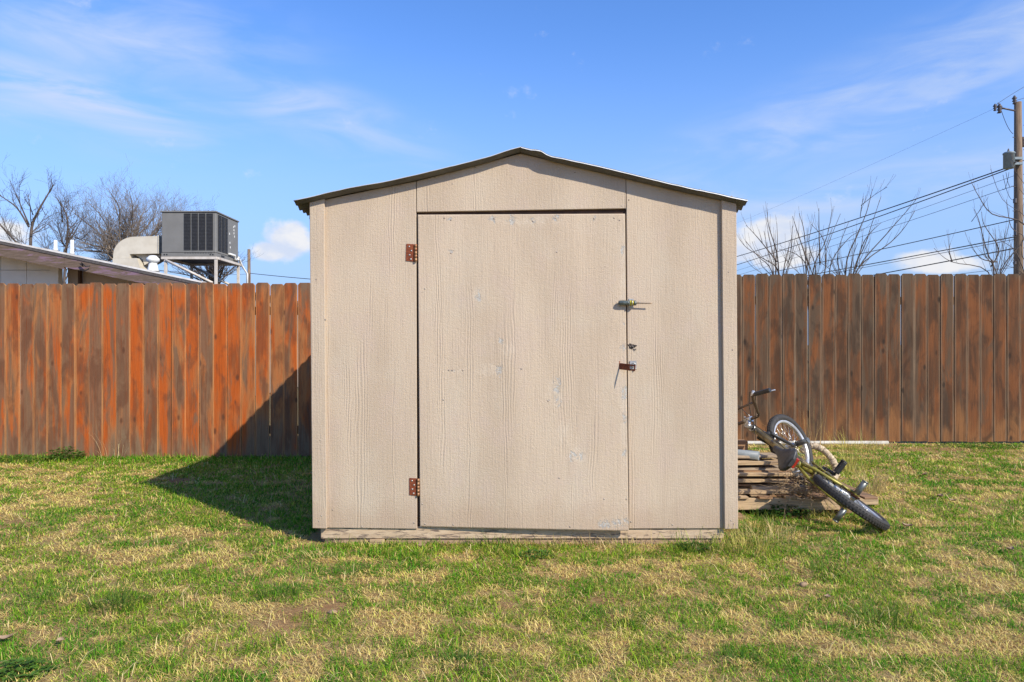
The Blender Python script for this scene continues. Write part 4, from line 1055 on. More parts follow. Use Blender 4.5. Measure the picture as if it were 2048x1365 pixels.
# grass tufts that can be told apart
def tuftobj(name, c, n, spread, Lr, colr, label, cat, seed, lean=.5, wd=.0028, group=None, mat='straw_blade'):
    rg = np.random.default_rng(seed); r_ = spread * np.sqrt(rg.random(n)); a = rg.random(n) * 2 * PI
    x = r_ * np.cos(a); y = r_ * np.sin(a) * .8; L = rg.uniform(Lr[0], Lr[1], n); ln = np.clip(rg.normal(lean, .25, n), .02, 1.35); az = a + rg.normal(0, .6, n)
    col = np.array(colr) * rg.uniform(.7, 1.25, (n, 1)); segs = 5; V = []; Fc = []
    for i in range(n):
        d = np.array([math.cos(az[i]), math.sin(az[i]), 0]); s = np.array([-d[1], d[0], 0]); p = np.array([x[i], y[i], 0.0]); ang = ln[i] * .4; b0 = len(V)
        for k in range(segs + 1):
            w_ = wd * (1 - (k / segs) ** 1.6) / 2 + .0002; V.append(p - s * w_); V.append(p + s * w_)
            p = p + (d * math.sin(ang) + np.array([0, 0, math.cos(ang)])) * L[i] / segs; ang += ln[i] * .35
            p[2] = max(p[2], .004)
        for k in range(segs): q = b0 + 2 * k; Fc += [(q, q + 1, q + 3), (q, q + 3, q + 2)]
    o = npmesh(name, np.array(V), np.array(Fc), mat, np.repeat(col, 2 * (segs + 1), axis=0))
    o.location = (c[0], c[1], gzf(*c) - .006); tag(o, label, cat, group); return o
DRY = (.54, .42, .18); YEL = (.48, .42, .10); GRN = (.13, .21, .03)
tuftobj('dry_grass_tuft', gpt(1745, 985), 120, .10, (.14, .34), DRY, 'tall pale dry grass tuft right of the rear bicycle wheel', 'grass tuft', 1, .55)
tuftobj('dry_grass_tuft', gpt(1700, 945), 110, .14, (.16, .34), YEL, 'yellow tall grass clump behind the pedal, right of the coil', 'grass tuft', 2, .5)
tuftobj('dry_grass_tuft', gpt(1795, 1030), 60, .09, (.06, .16), DRY, 'low straw tuft just right of the tyre touching the grass', 'grass tuft', 3, .8)
tuftobj('dry_grass_tuft', (P(1705, 900, 7.2).x, 7.2), 130, .26, (.10, .26), YEL, 'yellow grass clump at the white pipe behind the bicycle', 'grass tuft', 4, .5)
tuftobj('dry_grass_tuft', (P(1630, 880, 7.5).x, 7.52), 26, .12, (.25, .62), (.55, .38, .16), 'thin tall dry stalks in front of the brown fence above the wheel', 'grass tuft', 5, .22)
tuftobj('dry_grass_tuft', (P(1560, 880, 7.5).x, 7.50), 20, .10, (.15, .42), (.50, .36, .16), 'few dry stalks against the brown fence left of the front wheel', 'grass tuft', 15, .25)
tuftobj('dry_grass_tuft', (P(228, 915, 7.22).x, 7.22), 16, .12, (.12, .36), (.58, .46, .24), 'dry seed stalks standing before the orange fence', 'grass tuft', 6, .35)
tuftobj('dry_grass_tuft', gpt(1040, 1092), 45, .07, (.05, .13), DRY, 'short straw tuft against the shed sill below the door middle', 'grass tuft', 7, .5)
tuftobj('dry_grass_tuft', gpt(1185, 1092), 60, .08, (.05, .12), (.56, .42, .2), 'tan straw tuft below the right part of the door', 'grass tuft', 8, .5)
tuftobj('dry_grass_tuft', gpt(1420, 1098), 50, .12, (.06, .20), DRY, 'arching straw tuft at the right corner of the shed sill', 'grass tuft', 9, .8)
tuftobj('green_grass_tuft', gpt(990, 1090), 60, .09, (.05, .12), GRN, 'green tuft growing against the shed sill left of the straw tuft', 'grass tuft', 10, .4, mat='grass_blade')
tuftobj('green_grass_tuft', gpt(1510, 1062), 160, .16, (.05, .16), (.17, .25, .035), 'bright green tuft at the right foot of the shed', 'grass tuft', 11, .55, mat='grass_blade')
tuftobj('green_grass_tuft', gpt(235, 1215), 220, .12, (.05, .12), GRN, 'fuller green tuft in the lawn left of the shed', 'grass tuft', 12, .6, mat='grass_blade')
tuftobj('green_grass_tuft', gpt(560, 1195), 130, .09, (.04, .09), GRN, 'round green tuft beside the bare reddish soil', 'grass tuft', 13, .6, mat='grass_blade')
tuftobj('green_grass_tuft', gpt(1760, 1245), 180, .13, (.04, .10), GRN, 'dense green tuft in the lawn right of the shed', 'grass tuft', 14, .6, mat='grass_blade')
rt = random.Random(77)
for k, (px, py, n_, sp, hr, colr, lb, mt_) in enumerate([
    (690, 1096, 50, .09, (.03, .08), GRN, 'low green tuft at the left end of the shed sill', 'grass_blade'), (800, 1093, 45, .09, (.03, .07), GRN, 'low green tuft at the end grain of the floor joist', 'grass_blade'),
    (900, 1092, 70, .13, (.04, .11), (.20, .27, .04), 'yellow green tuft under the left part of the door', 'grass_blade'), (1110, 1094, 60, .10, (.05, .15), DRY, 'straw wisps leaning on the sill under the door', 'straw_blade'),
    (1265, 1096, 66, .14, (.05, .15), DRY, 'straw wisps at the sill below the door edge', 'straw_blade'), (1340, 1098, 50, .09, (.03, .08), GRN, 'low green tuft below the right wall panel', 'grass_blade'),
    (1490, 1100, 140, .15, (.06, .22), YEL, 'yellow arching grass at the right shed corner', 'straw_blade'), (1540, 1085, 100, .15, (.06, .20), DRY, 'pale arching straw in front of the pallet', 'straw_blade'),
    (1600, 1070, 90, .13, (.04, .10), GRN, 'green tuft on the lawn before the bicycle peg', 'grass_blade'), (1850, 990, 60, .12, (.05, .13), YEL, 'yellow tuft in the lawn right of the bicycle', 'straw_blade'),
    (430, 1050, 90, .10, (.03, .07), GRN, 'green tuft near the edge of the shed shadow', 'grass_blade'), (110, 1200, 150, .13, (.04, .09), GRN, 'green tuft in the lawn near the left edge', 'grass_blade'),
    (930, 1330, 160, .10, (.03, .07), (.09, .20, .02), 'dark green tuft at the bottom edge below the door', 'grass_blade'), (1250, 1240, 170, .12, (.03, .07), (.09, .20, .02), 'dark green tuft below the bare soil spot', 'grass_blade'),
    (1480, 1330, 150, .10, (.03, .08), (.09, .20, .02), 'dark green tuft at the bottom edge right of centre', 'grass_blade'), (1650, 1150, 130, .12, (.03, .08), (.10, .21, .02), 'dark green tuft right of the round brown stone', 'grass_blade'),
    (760, 1100, 90, .16, (.04, .12), YEL, 'yellowish wisps along the sill left of the door', 'straw_blade'), (1000, 1098, 110, .20, (.04, .13), (.22, .32, .04), 'ragged yellow green grass along the sill under the door', 'grass_blade'),
    (1390, 1104, 120, .18, (.05, .16), (.24, .34, .04), 'ragged bright grass at the right end of the sill', 'grass_blade'), (1665, 1040, 90, .16, (.06, .16), YEL, 'yellow wisps between the pallet and the rear bicycle wheel', 'straw_blade'),
    (700, 1150, 110, .10, (.03, .08), GRN, 'green tuft in front of the left wall panel', 'grass_blade'), (60, 925, 120, .22, (.05, .14), GRN, 'long green grass at the fence foot near the left edge', 'grass_blade'),
    (320, 922, 120, .24, (.05, .13), (.20, .30, .04), 'long green grass at the orange fence foot, middle of the run', 'grass_blade'), (1960, 900, 90, .25, (.04, .11), GRN, 'long grass at the foot of the brown fence, right edge', 'grass_blade'),
    (640, 1120, 60, .09, (.04, .10), DRY, 'pale straw clump at the left corner of the shed', 'straw_blade')]):
    c_ = gpt(px, py)
    tuftobj('grass_clump', c_, n_, sp, hr, colr, lb, 'grass tuft', 100 + k, .75, mat=mt_)
# broadleaf weeds
def weed(c, n, spread, hmax, leaf, label, seed, col=(.085, .17, .022)):
    rg = np.random.default_rng(seed); V = []; Fc = []; CO = []
    for i in range(n):
        r_ = spread * math.sqrt(rg.random()); a = rg.random() * 2 * PI; h = hmax * (1 - .6 * r_ / spread) * rg.uniform(.35, 1)
        cen = np.array([r_ * math.cos(a), r_ * math.sin(a) * .7, h]); cc = np.array(col) * rg.uniform(.7, 1.35)
        for q in range(3):
            b_ = rg.random() * 2 * PI; d = np.array([math.cos(b_), math.sin(b_), rg.uniform(-.1, .5)]); d /= np.linalg.norm(d); s = np.cross(d, [0, 0, 1]); s /= np.linalg.norm(s); up = np.cross(s, d)
            l = leaf * rg.uniform(.7, 1.2); w_ = l * .38; i0 = len(V)
            V += [cen, cen + d * l * .5 + s * w_ + up * l * .1, cen + d * l * .5 - up * l * .02, cen + d * l * .5 - s * w_ + up * l * .1, cen + d * l]
            Fc += [(i0, i0 + 1, i0 + 2), (i0, i0 + 2, i0 + 3), (i0 + 1, i0 + 4, i0 + 2), (i0 + 2, i0 + 4, i0 + 3)]; CO += [cc] * 5
        i0 = len(V); st_ = np.array([cen[0] * .4, cen[1] * .4, 0.0]); V += [st_, st_ + [.002, 0, 0], cen]; Fc.append((i0, i0 + 1, i0 + 2)); CO += [cc] * 3
    o = npmesh('leafy_weed', np.array(V), np.array(Fc), 'leaf_green', np.array(CO)); o.location = (c[0], c[1], gzf(*c) - .003)
    tag(o, label, 'weed'); return o
weed((P(125, 905, 7.1).x, 7.12), 190, .20, .17, .030, 'leafy green weed against the orange fence', 1)
weed((P(35, 912, 7.1).x, 7.05), 150, .28, .08, .028, 'low leafy weeds at the fence foot, far left edge', 2)
weed(gpt(25, 1352), 150, .13, .055, .020, 'broad leaved weed patch in the bottom left corner', 3)
weed(gpt(1560, 1030), 260, .20, .10, .022, 'dark leafy weeds in front of the pallet', 4, (.05, .12, .02))
weed(gpt(1538, 1022), 90, .06, .15, .018, 'small upright dark weed before the pallet corner near the shed', 9, (.035, .085, .018))
weed(gpt(1385, 1100), 110, .10, .06, .018, 'small dark clover patch in front of the right shed sill', 5, (.05, .125, .018))
weed(gpt(1070, 1115), 80, .10, .05, .016, 'clover patch in the grass below the door', 6, (.06, .14, .02))
weed(gpt(1640, 1015), 130, .14, .07, .020, 'leafy weeds under the left axle peg of the bicycle', 7, (.06, .13, .02))
weed((P(1950, 885, 7.5).x, 7.48), 160, .45, .05, .022, 'low green weeds along the brown fence, far right', 8, (.09, .14, .025))
# stones, dry leaves
def stone(c, r, label, seed, mat='stone_tan', name='small_stone', cat='stone'):
    rg = random.Random(seed); mb = MB(); ph = [rg.uniform(0, 6) for _ in range(4)]
    def rad(th, f_): return 1 + .12 * math.sin(2 * th + ph[0]) + .08 * math.sin(3 * f_ + ph[1]) + .06 * math.sin(5 * th + ph[2])
    rings = []
    for i in range(1, 7):
        f_ = PI * i / 7; rings.append(mb.addv([(c[0] + r[0] * rad(2 * PI * j / 12, f_) * math.sin(f_) * math.cos(2 * PI * j / 12), c[1] + r[1] * rad(2 * PI * j / 12, f_) * math.sin(f_) * math.sin(2 * PI * j / 12), gzf(*c) + r[2] * .7 + r[2] * math.cos(f_)) for j in range(12)]))
    for i in range(5):
        for j in range(12): mb.face([rings[i] + j, rings[i + 1] + j, rings[i + 1] + (j + 1) % 12, rings[i] + (j + 1) % 12], True)
    mb.face([rings[0] + j for j in range(12)]); mb.face([rings[-1] + j for j in range(12)][::-1])
    solo(name, mb, mat, (c[0], c[1], gzf(*c)), label, cat)
stone(gpt(843, 1094), (.026, .013, .012), 'small elongated tan stone in the grass at the foot of the sill', 1)
stone(gpt(1607, 1175), (.022, .016, .015), 'round brown stone in the lawn below the bicycle', 2)
stone(gpt(666, 1229), (.016, .013, .012), 'pale pebble beside the bare soil left of centre', 3)
stone(gpt(660, 1228), (.010, .010, .008), 'tiny pebble just left of the pale pebble', 4)
def dry_leaf(c, s, ang, label, seed):
    rg = random.Random(seed); mb = MB(); n = 8; z0 = gzf(*c) + .022
    L_ = []
    for lay in (0, 1):
        ids = []
        for i in range(n + 1):
            u = i / n; wd_ = s * .34 * math.sin(PI * u) ** .7 + .001; curl = .35 * s * (u - .5) ** 2 * 2
            for k, v in enumerate((-1, 0, 1)):
                px_ = (u - .5) * s; py_ = v * wd_; zc = curl + abs(v) * s * .16
                ids.append((c[0] + px_ * math.cos(ang) - py_ * math.sin(ang), c[1] + px_ * math.sin(ang) + py_ * math.cos(ang), z0 + zc - lay * .0006))
        L_.append(mb.addv(ids))
    for lay in (0, 1):
        for i in range(n):
            for k in (0, 1):
                q = L_[lay] + i * 3 + k; fc = [q, q + 3, q + 4, q + 1]; mb.face(fc if lay == 0 else fc[::-1], True)
    solo('dry_leaf', mb, 'twig_leaf', (c[0], c[1], z0), label, 'leaf')
simple('twig_leaf', (.36, .25, .16), (.26, .17, .10), .8, scale=30)
for k, (px, py, s, a, lb) in enumerate([(10, 1290, .05, .4, 'brown curled dry leaf near the bottom left corner'), (120, 1295, .035, 2.0, 'small dry leaf lying right of the bottom left weeds'), (1880, 1000, .06, .7, 'grey curled dry leaf in the lawn right of the bicycle'), (1905, 1008, .05, 2.2, 'second dry leaf close to the grey curled one'), (1850, 955, .05, 1.0, 'dry leaf in the lawn near the brown fence'), (1655, 1205, .035, .9, 'dark small leaf below the round brown stone'), (2020, 1108, .05, .3, 'dark dry leaf near the right edge of the lawn'), (1815, 1060, .06, 2.6, 'pale dry leaf just right of the tyre foot')]):
    dry_leaf(gpt(px, py), s, a, lb, k)

# ------------------------------------------------------------ neighbour's house beyond the left fence
HYY = 13.0; hsx = lambda px: (px - 1024) / F * HYY; hsz = lambda py: CH - (py - HY) / F * HYY
xa, za_ = hsx(0), hsz(480); xb, zb_ = hsx(400), hsz(563); slope = (zb_ - za_) / (xb - xa)
def hz(x): return za_ + slope * (x - xa)
xr0, xr1 = -13.5, hsx(412)
house = thing('neighbour_house', (-9.5, HYY + .4, 0), 'low neighbouring house with tan walls and gently sloping roof beyond the orange fence', 'house')
def slope_box(x0, x1, y0, y1, dz0, dz1, nm, mat):
    mb = MB(); mb.poly([(x0, hz(x0) + dz0), (x1, hz(x1) + dz0), (x1, hz(x1) + dz1), (x0, hz(x0) + dz1)], 'y', y0, y1); return mb.build(nm, mat, house)
slope_box(xr0, xr1, HYY, HYY + 9, -.045, 0, 'roof', 'roof_felt')
slope_box(xr0, xr1 + .01, HYY - .012, HYY - .002, -.075, -.030, 'roof_edge', 'roof_felt')
slope_box(xr0, xr1 + .01, HYY - .014, HYY - .003, -.022, .012, 'drip_edge', 'drip_edge')
slope_box(xr0, hsx(128), HYY + .0, HYY + .04, -.30, -.077, 'rake_board', 'rake_board')
o = slope_box(hsx(128) + .004, xr1 - .05, HYY + .0, HYY + .035, -.26, -.077, 'rake_board', 'rake_board')
slope_box(xr0, xr1 - .25, HYY + .045, HYY + .5, -.10, -.048, 'soffit', 'house_wall_tan')
YW = HYY + .5
seams = [-13.3, -11.6, hsx(-38), hsx(16), hsx(66)]
for k in range(4):
    a, b_ = seams[k] + .004, seams[k + 1] - .004; mb = MB()
    mb.poly([(a, hsz(534.5)), (b_, hsz(534.5)), (b_, hz(b_) - .10), (a, hz(a) - .10)], 'y', YW, YW + .1); mb.build('wall_panel', 'house_wall_grey', house)
    mb = MB(); mb.box(a, b_, YW, YW + .1, 0, hsz(534.5) - .008); mb.build('wall_panel', 'house_wall_grey', house)
mb = MB(); a, b_ = hsx(66), hsx(84); mb.poly([(a, 0), (b_, 0), (b_, hz(b_) - .1), (a, hz(a) - .1)], 'y', YW - .03, YW + .1); mb.build('corner_board', 'house_wall_grey', house)
for a, b_, yy in ((hsx(84) + .002, hsx(109), .25), (hsx(113), hsx(270), .30), (hsx(270) + .005, hsx(400), .30)):
    mb = MB(); mb.poly([(a, 0), (b_, 0), (b_, hz(b_) - .1), (a, hz(a) - .1)], 'y', YW + yy, YW + yy + .1); mb.build('wall_panel', 'house_wall_tan', house)
mb = MB(); mb.box(hsx(109), hsx(113), YW + .20, YW + .29, 0, hz(hsx(111)) - .1); mb.build('wall_post', 'dark_frame_wood', house)
mb = MB(); mb.poly([(-13.3, 0), (hsx(398), 0), (hsx(398), hz(hsx(398)) - .06), (-13.3, hz(-13.3) - .06)], 'y', HYY + 8.4, HYY + 8.5); mb.build('back_wall', 'house_wall_tan', house)
mb = MB(); mb.box(hsx(398), hsx(400), YW + .41, HYY + 8.4, 0, hz(hsx(400)) - .06); mb.build('side_wall', 'house_wall_tan', house)
mb = MB(); mb.tube([P(160, 528, 12.95), P(166, 533, 12.93), P(163, 526, 12.93), P(172, 534, 12.93), P(180, 532, 12.95)], .012, 5); mb.build('cable_bracket', 'wire_black', house)
# rooftop vents
def vent_pipe(px, Y, ptop, r, label):
    x = (px - 1024) / F * Y; z1 = CH - (ptop - HY) / F * Y; mb = MB(); mb.lathe((x, Y, hz(x)), (0, 0, 1), [(r * 1.5, 0), (r * 1.2, .05), (r, .06), (r, z1 - hz(x) - .01), (r * .8, z1 - hz(x))], 14)
    solo('vent_pipe', mb, 'white_plastic', (x, Y, hz(x)), label, 'vent')
vent_pipe(111, 14.5, 481, .036, 'left of two white plumbing vent pipes on the house roof')
vent_pipe(144, 14.5, 480.5, .036, 'right of two white plumbing vent pipes on the house roof')
x = (306 - 1024) / F * 14.2; fv = thing('flue_vent', (x, 14.2, hz(x)), 'white flue with flared cap on the house roof under the duct', 'vent')
mb = MB(); zt = CH - (527 - HY) / F * 14.2; mb.lathe((x, 14.2, hz(x)), (0, 0, 1), [(.13, 0), (.10, .04), (.075, zt - hz(x))], 16); mb.build('flue', 'white_plastic', fv)
mb = MB(); mb.lathe((x, 14.2, zt), (0, 0, 1), [(.075, 0), (.13, .05), (.13, .09), (.07, .15), (.05, .155)], 8); mb.build('flue_cap', 'white_plastic', fv)
# packaged rooftop air conditioner
AY = 15.0; asx = lambda px, Y=AY: (px - 1024) / F * Y; asz = lambda py, Y=AY: CH - (py - HY) / F * Y
ac = thing('air_conditioner', (asx(322), AY, asz(510)), 'grey boxy rooftop air conditioner with dark grilles', 'air conditioner')
X0, X1 = asx(323), asx(432); Z0, Z1 = asz(506), asz(425.5); D = 1.22
mb = MB(); mb.box(X0, X1, AY, AY + D, Z0, Z1, bev=.012); body = mb.build('casing', 'ac_paint', ac)
mb = MB(); mb.box(X0 - .015, X1 + .02, AY - .02, AY + D + .02, Z1 + .001, Z1 + .035, bev=.008); mb.build('lid', 'ac_paint', ac)
mb = MB(); mb.box(X0 - .004, X1 + .004, AY - .006, AY + D + .006, Z0 - .085, Z0 - .002, bev=.005); base = mb.build('base_rail', 'ac_paint', ac)
mb = MB()
for px in (330, 333.5, 420, 424, 446): pass
for px in (329, 334, 421, 426): mb.box(asx(px) - .014, asx(px) + .014, AY - .010, AY - .0065, Z0 - .055, Z0 - .025)
for k in range(11): mb.box(asx(369 + k * 5.2), asx(369 + k * 5.2) + .035, AY - .010, AY - .0065, Z0 - .012, Z0 - .005)
mb.box(X1 + .0045, X1 + .009, AY + .25, AY + .42, Z0 - .06, Z0 - .02); mb.build('rail_slot', 'ac_dark', base)
def grille(nm, x0, x1, y0, y1, z0, z1, front):
    mb = MB()
    if front: mb.box(x0, x1, AY - .006, AY - .001, z0, z1)
    else: mb.box(X1 + .001, X1 + .006, y0, y1, z0, z1)
    g = mb.build(nm, 'ac_dark', body); mb = MB(); n = 26
    for k in range(n):
        z = z0 + (z1 - z0) * (k + .3) / n
        if front: mb.box(x0 + .004, x1 - .004, AY - .014, AY - .0065, z, z + (z1 - z0) / n * .45)
        else: mb.box(X1 + .0065, X1 + .014, y0 + .004, y1 - .004, z, z + (z1 - z0) / n * .45)
    # fins joined with the guard: thing > casing > grille
    i0 = mb; v = [tuple(a - b_ for a, b_ in zip(p, ORG[ac.name])) for p in mb.v]
    me = g.data; base_v = [tuple(q.co) for q in me.vertices]; bf = [tuple(p.vertices) for p in me.polygons]; nb = len(base_v)
    m2 = bpy.data.meshes.new(nm); m2.from_pydata(base_v + v, [], bf + [tuple(i + nb for i in f_) for f_ in mb.f]); m2.materials.append(MATS['ac_dark']); m2.materials.append(MATS['ac_fin'])
    m2.polygons.foreach_set('material_index', [0] * len(bf) + [1] * len(mb.f)); m2.update(); g.data = m2
for a, b_ in ((368, 381.5), (383.5, 396), (398, 411), (413, 426)): grille('grille', asx(a), asx(b_), 0, 0, asz(501), asz(427.5), True)
for a, b_ in ((.10, .26), (.29, .45), (.48, .60)): grille('grille', 0, 0, AY + a, AY + b_, asz(501), asz(428), False)
mb = MB()
for k, (a, z) in enumerate(((.93, .13), (.95, .20), (.95, .27), (.98, .34), (1.0, .10), (.70, .32), (.72, .52), (.74, .62))): mb.box(X1 + .001, X1 + .004, AY + a, AY + a + .03, Z1 - z - .045, Z1 - z)
mb.build('marking', 'white_plastic', body)
mb = MB(); mb.tube([(X1 + .03, AY + .62, Z0 + .06), (X1 + .05, AY + .9, Z0 + .06), (X1 + .05, AY + .9, Z0 - .02), (X1 + .05, AY + 1.1, Z0 - .03), (X1 + .05, AY + 1.1, Z0 + .04), (X1 + .05, AY + 1.3, Z0 - .12), (X1 + .12, AY + 1.45, Z0 - .30), (X1 + .12, AY + 1.45, hz(X1) + .0)], .022, 8)
mb.build('drain_pipe', 'white_plastic', ac)
# stand
st = thing('equipment_stand', (X0, AY, hz(X0)), 'pale steel angle stand carrying the rooftop air conditioner', 'stand')
zt = Z0 - .087; mb = MB()
mb.box(X0 + .0, X1 + .03, AY - .03, AY + .02, zt - .055, zt, bev=.004); mb.build('crossbar', 'stand_paint', st)
mb = MB(); mb.box(X0 + .0, X1 + .03, AY + D - .02, AY + D + .03, zt - .055, zt, bev=.004); mb.build('crossbar', 'stand_paint', st)
mb = MB(); mb.box(X1 - .0, X1 + .045, AY + .021, AY + D + .15, zt - .055, zt - .002, bev=.004); mb.build('crossbar', 'stand_paint', st)
mb = MB(); mb.box(X0 + .01, X0 + .05, AY + .021, AY + D - .021, zt - .055, zt - .002, bev=.004); mb.build('crossbar', 'stand_paint', st)
for (xx, yy) in ((X0 + .06, AY), (X1 - .03, AY), (X0 + .06, AY + D), (X1 - .03, AY + D)):
    mb = MB(); mb.box(xx, xx + .06, yy - .02, yy + .02, hz(xx) - .02, zt - .056, bev=.004); mb.build('leg', 'stand_paint', st)
for yy in (AY - .03, AY + D + .03):
    mb = MB(); mb.tube([(X0 + .10, yy, zt - .07), (X1 - .06, yy, hz(X1) + .03)], .028, 4); mb.build('brace', 'stand_paint', st)
# duct
dt = thing('air_duct', (asx(240), 15.2, hz(asx(240))), 'beige sheet metal elbow duct running from roof to the air conditioner', 'duct')
def dsx(px): return (px - 1024) / F * 15.2
def dsz(py): return CH - (py - HY) / F * 15.2
arc = [(dsx(272) + (dsx(229) - dsx(272)) * math.sin(a), dsz(511) + (dsz(474.5) - dsz(511)) * math.cos(a)) for a in np.linspace(0, PI / 2, 10)]
pts = [(dsx(321), dsz(508)), (dsx(321), dsz(473))] + arc + [(dsx(229), dsz(517)), (dsx(262), dsz(517)), (dsx(262), dsz(509))]
mb = MB(); mb.poly(pts[::-1], 'y', 15.15, 15.75); mb.build('elbow', 'duct_metal', dt)
mb = MB(); mb.poly([(dsx(228.4), hz(dsx(229)) - .02), (dsx(284), hz(dsx(285)) - .02), (dsx(277), dsz(517.4)), (dsx(228.4), dsz(517.4))], 'y', 15.14, 15.76); mb.build('riser', 'duct_metal', dt)
mb = MB(); mb.poly([(dsx(265), dsz(509)), (dsx(321.5), dsz(509)), (dsx(284), hz(dsx(285)) + .1), (dsx(280), dsz(518))], 'y', 15.3, 15.7); mb.build('transition', 'duct_metal', dt)
mb = MB(); mb.box(dsx(319), dsx(320.5), 15.13, 15.77, dsz(509), dsz(472), bev=.003); mb.build('seam_flange', 'duct_metal', dt)

# ------------------------------------------------------------ bare trees and shrubs beyond the fences
def grow(limbs, Y, r0, seed, name, label, cat, mat, tw=(5, .35, 3), spreadY=.8, base=None, spur=.0, ang=.7, min_r=.004, updir=.25, segs=1, group=None, extra=0):
    """limbs: photo polylines at depth Y; twigs are grown along them"""
    rg = random.Random(seed); mbL = MB(); mbT = MB()
    x0_, y0_ = limbs[0][0][-2] if extra else (0, 0); bx_ = limbs[0][0][0][0]
    for _ in range(extra):
        ex = bx_ + rg.uniform(-60, 60); top = 548 - rg.uniform(15, 105); mx = bx_ + (ex - bx_) * .35
        limbs = limbs + [([(bx_ + rg.uniform(-6, 6), 620), (mx + rg.uniform(-6, 6), 560), (mx + (ex - mx) * .6 + rg.uniform(-5, 5), 548 - (548 - top) * .5), (ex, top)], rg.uniform(.35, .55))]
    def curve(pts):
        out = []
        for i in range(len(pts) - 1):
            p0 = pts[max(i - 1, 0)]; p1 = pts[i]; p2 = pts[i + 1]; p3 = pts[min(i + 2, len(pts) - 1)]
            for k in range(4):
                t_ = k / 4; out.append(.5 * ((2 * p1) + (-p0 + p2) * t_ + (2 * p0 - 5 * p1 + 4 * p2 - p3) * t_ ** 2 + (-p0 + 3 * p1 - 3 * p2 + p3) * t_ ** 3))
        out.append(pts[-1]); return out
    def twig(p, d, L, r, depth):
        pts = [p]; n = 4; dd = d.copy()
        for k in range(n):
            wv = .12 if extra else .28; dd = (dd + Vector((rg.uniform(-wv, wv), rg.uniform(-wv, wv), rg.uniform(-wv * .7, wv) + updir * .3))).normalized(); pts.append(pts[-1] + dd * L / n)
        mbT.tube(pts, [max(min_r * .5, r * (1 - .75 * k / n)) for k in range(n + 1)], 3, False)
        if depth > 0:
            for k in range(1, n + 1):
                if rg.random() < .85:
                    side = dd.cross(Vector((rg.uniform(-1, 1), rg.uniform(-1, 1), rg.uniform(-1, 1)))).normalized()
                    nd = (dd * math.cos(ang) + side * math.sin(ang)).normalized(); twig(pts[k], nd, L * rg.uniform(.4, .7), r * .6, depth - 1)
    for li, (poly, rs) in enumerate(limbs):
        yo = rg.uniform(-spreadY, spreadY); n = len(poly)
        pts = [P(a, b_, Y) for a, b_ in poly]
        for k, q in enumerate(pts): q.y += yo * k / max(1, n - 1); 
        pts = curve(pts); m = len(pts)
        rad = [max(min_r, r0 * rs * (1 - .8 * (k / (m - 1)))) for k in range(m)]
        mbL.tube(pts, rad, 6)
        for k in range(2, m):
            f_ = k / m
            for _ in range(tw[0]):
                if rg.random() < .62:
                    t_ = (pts[k] - pts[k - 1]).normalized(); side = t_.cross(Vector((rg.uniform(-1, 1), rg.uniform(-.5, .5), rg.uniform(-1, 1)))).normalized()
                    nd = (t_ * math.cos(ang) + side * math.sin(ang) + Vector((0, 0, updir))).normalized()
                    twig(pts[k - 1].lerp(pts[k], rg.random()), nd, tw[1] * rg.uniform(.5, 1.2) * (1.1 - .5 * f_), rad[k] * .55, tw[2])
    b0 = limbs[0][0][0]; bp = P(b0[0], b0[1], Y); loc = (bp.x, Y, 0)
    root = thing(name, loc, label, cat, group); mbL.build('trunk', mat, root); o = mbT.build('twigs', mat, root); o['kind'] = 'stuff'
    return root
GT = lambda Y: HY + CH * F / Y    # pixel row of the ground at depth Y
grow([([(57, GT(22)), (57, 600), (57, 520), (58, 455), (70, 420), (85, 390), (97, 366)], 1), ([(58, 455), (45, 420), (25, 400), (0, 380)], .45), ([(57, 510), (35, 475), (15, 440), (-12, 405)], .5),
      ([(58, 450), (52, 410), (45, 368)], .4), ([(57, 520), (45, 500), (20, 470), (0, 425)], .45), ([(66, 430), (80, 425), (95, 418)], .3), ([(60, 470), (75, 460), (95, 440)], .3), ([(57, 540), (30, 500), (10, 490), (-30, 440)], .45)],
     22, .065, 5, 'bare_tree', 'dark bare tree behind the house roof at the far left edge', 'tree', 'bark_dark', (1, .9, 2), 1.0)
grow([([(124, GT(24)), (125, 560), (127, 480), (125, 440), (112, 412), (93, 388)], 1), ([(125, 445), (130, 420), (134, 400)], .5), ([(122, 530), (135, 490), (150, 470), (167, 440)], .7), ([(135, 495), (120, 485), (105, 455), (88, 440)], .5), ([(150, 475), (170, 480), (195, 465)], .5),
      ([(125, 530), (100, 510), (80, 490), (70, 460)], .5)],
     24, .05, 6, 'bare_tree', 'thin bare tree between the two white roof vents, curling branches', 'tree', 'bark_dark', (2, .8, 2), .8)
lim = [([(262, GT(27)), (262, 600), (258, 540), (250, 500)], 1)]
rg = random.Random(12)
for (ex, ey) in [(170, 425), (185, 450), (205, 440), (222, 420), (237, 402), (250, 408), (262, 398), (275, 400), (290, 404), (305, 402), (320, 410), (335, 408), (348, 412), (160, 480), (150, 500), (145, 520), (175, 500), (200, 490), (240, 440), (270, 440), (300, 430), (330, 440), (215, 470), (350, 440), (200, 520), (230, 500)]:
    lim.append(([(258, 560), (258 + (ex - 258) * .35 + rg.uniform(-8, 8), 515 + (ey - 515) * .30), (258 + (ex - 258) * .75 + rg.uniform(-8, 8), 515 + (ey - 515) * .72), (ex, ey)], .34))
grow(lim, 27, .10, 8, 'bare_tree', 'broad pale bare tree with dense twigs, left of the rooftop air conditioner', 'tree', 'bark_pale', (3, 1.1, 2), 2.0, ang=.75)
lim = [([(430, GT(28)), (430, 620), (428, 575), (425, 545)], 1)]
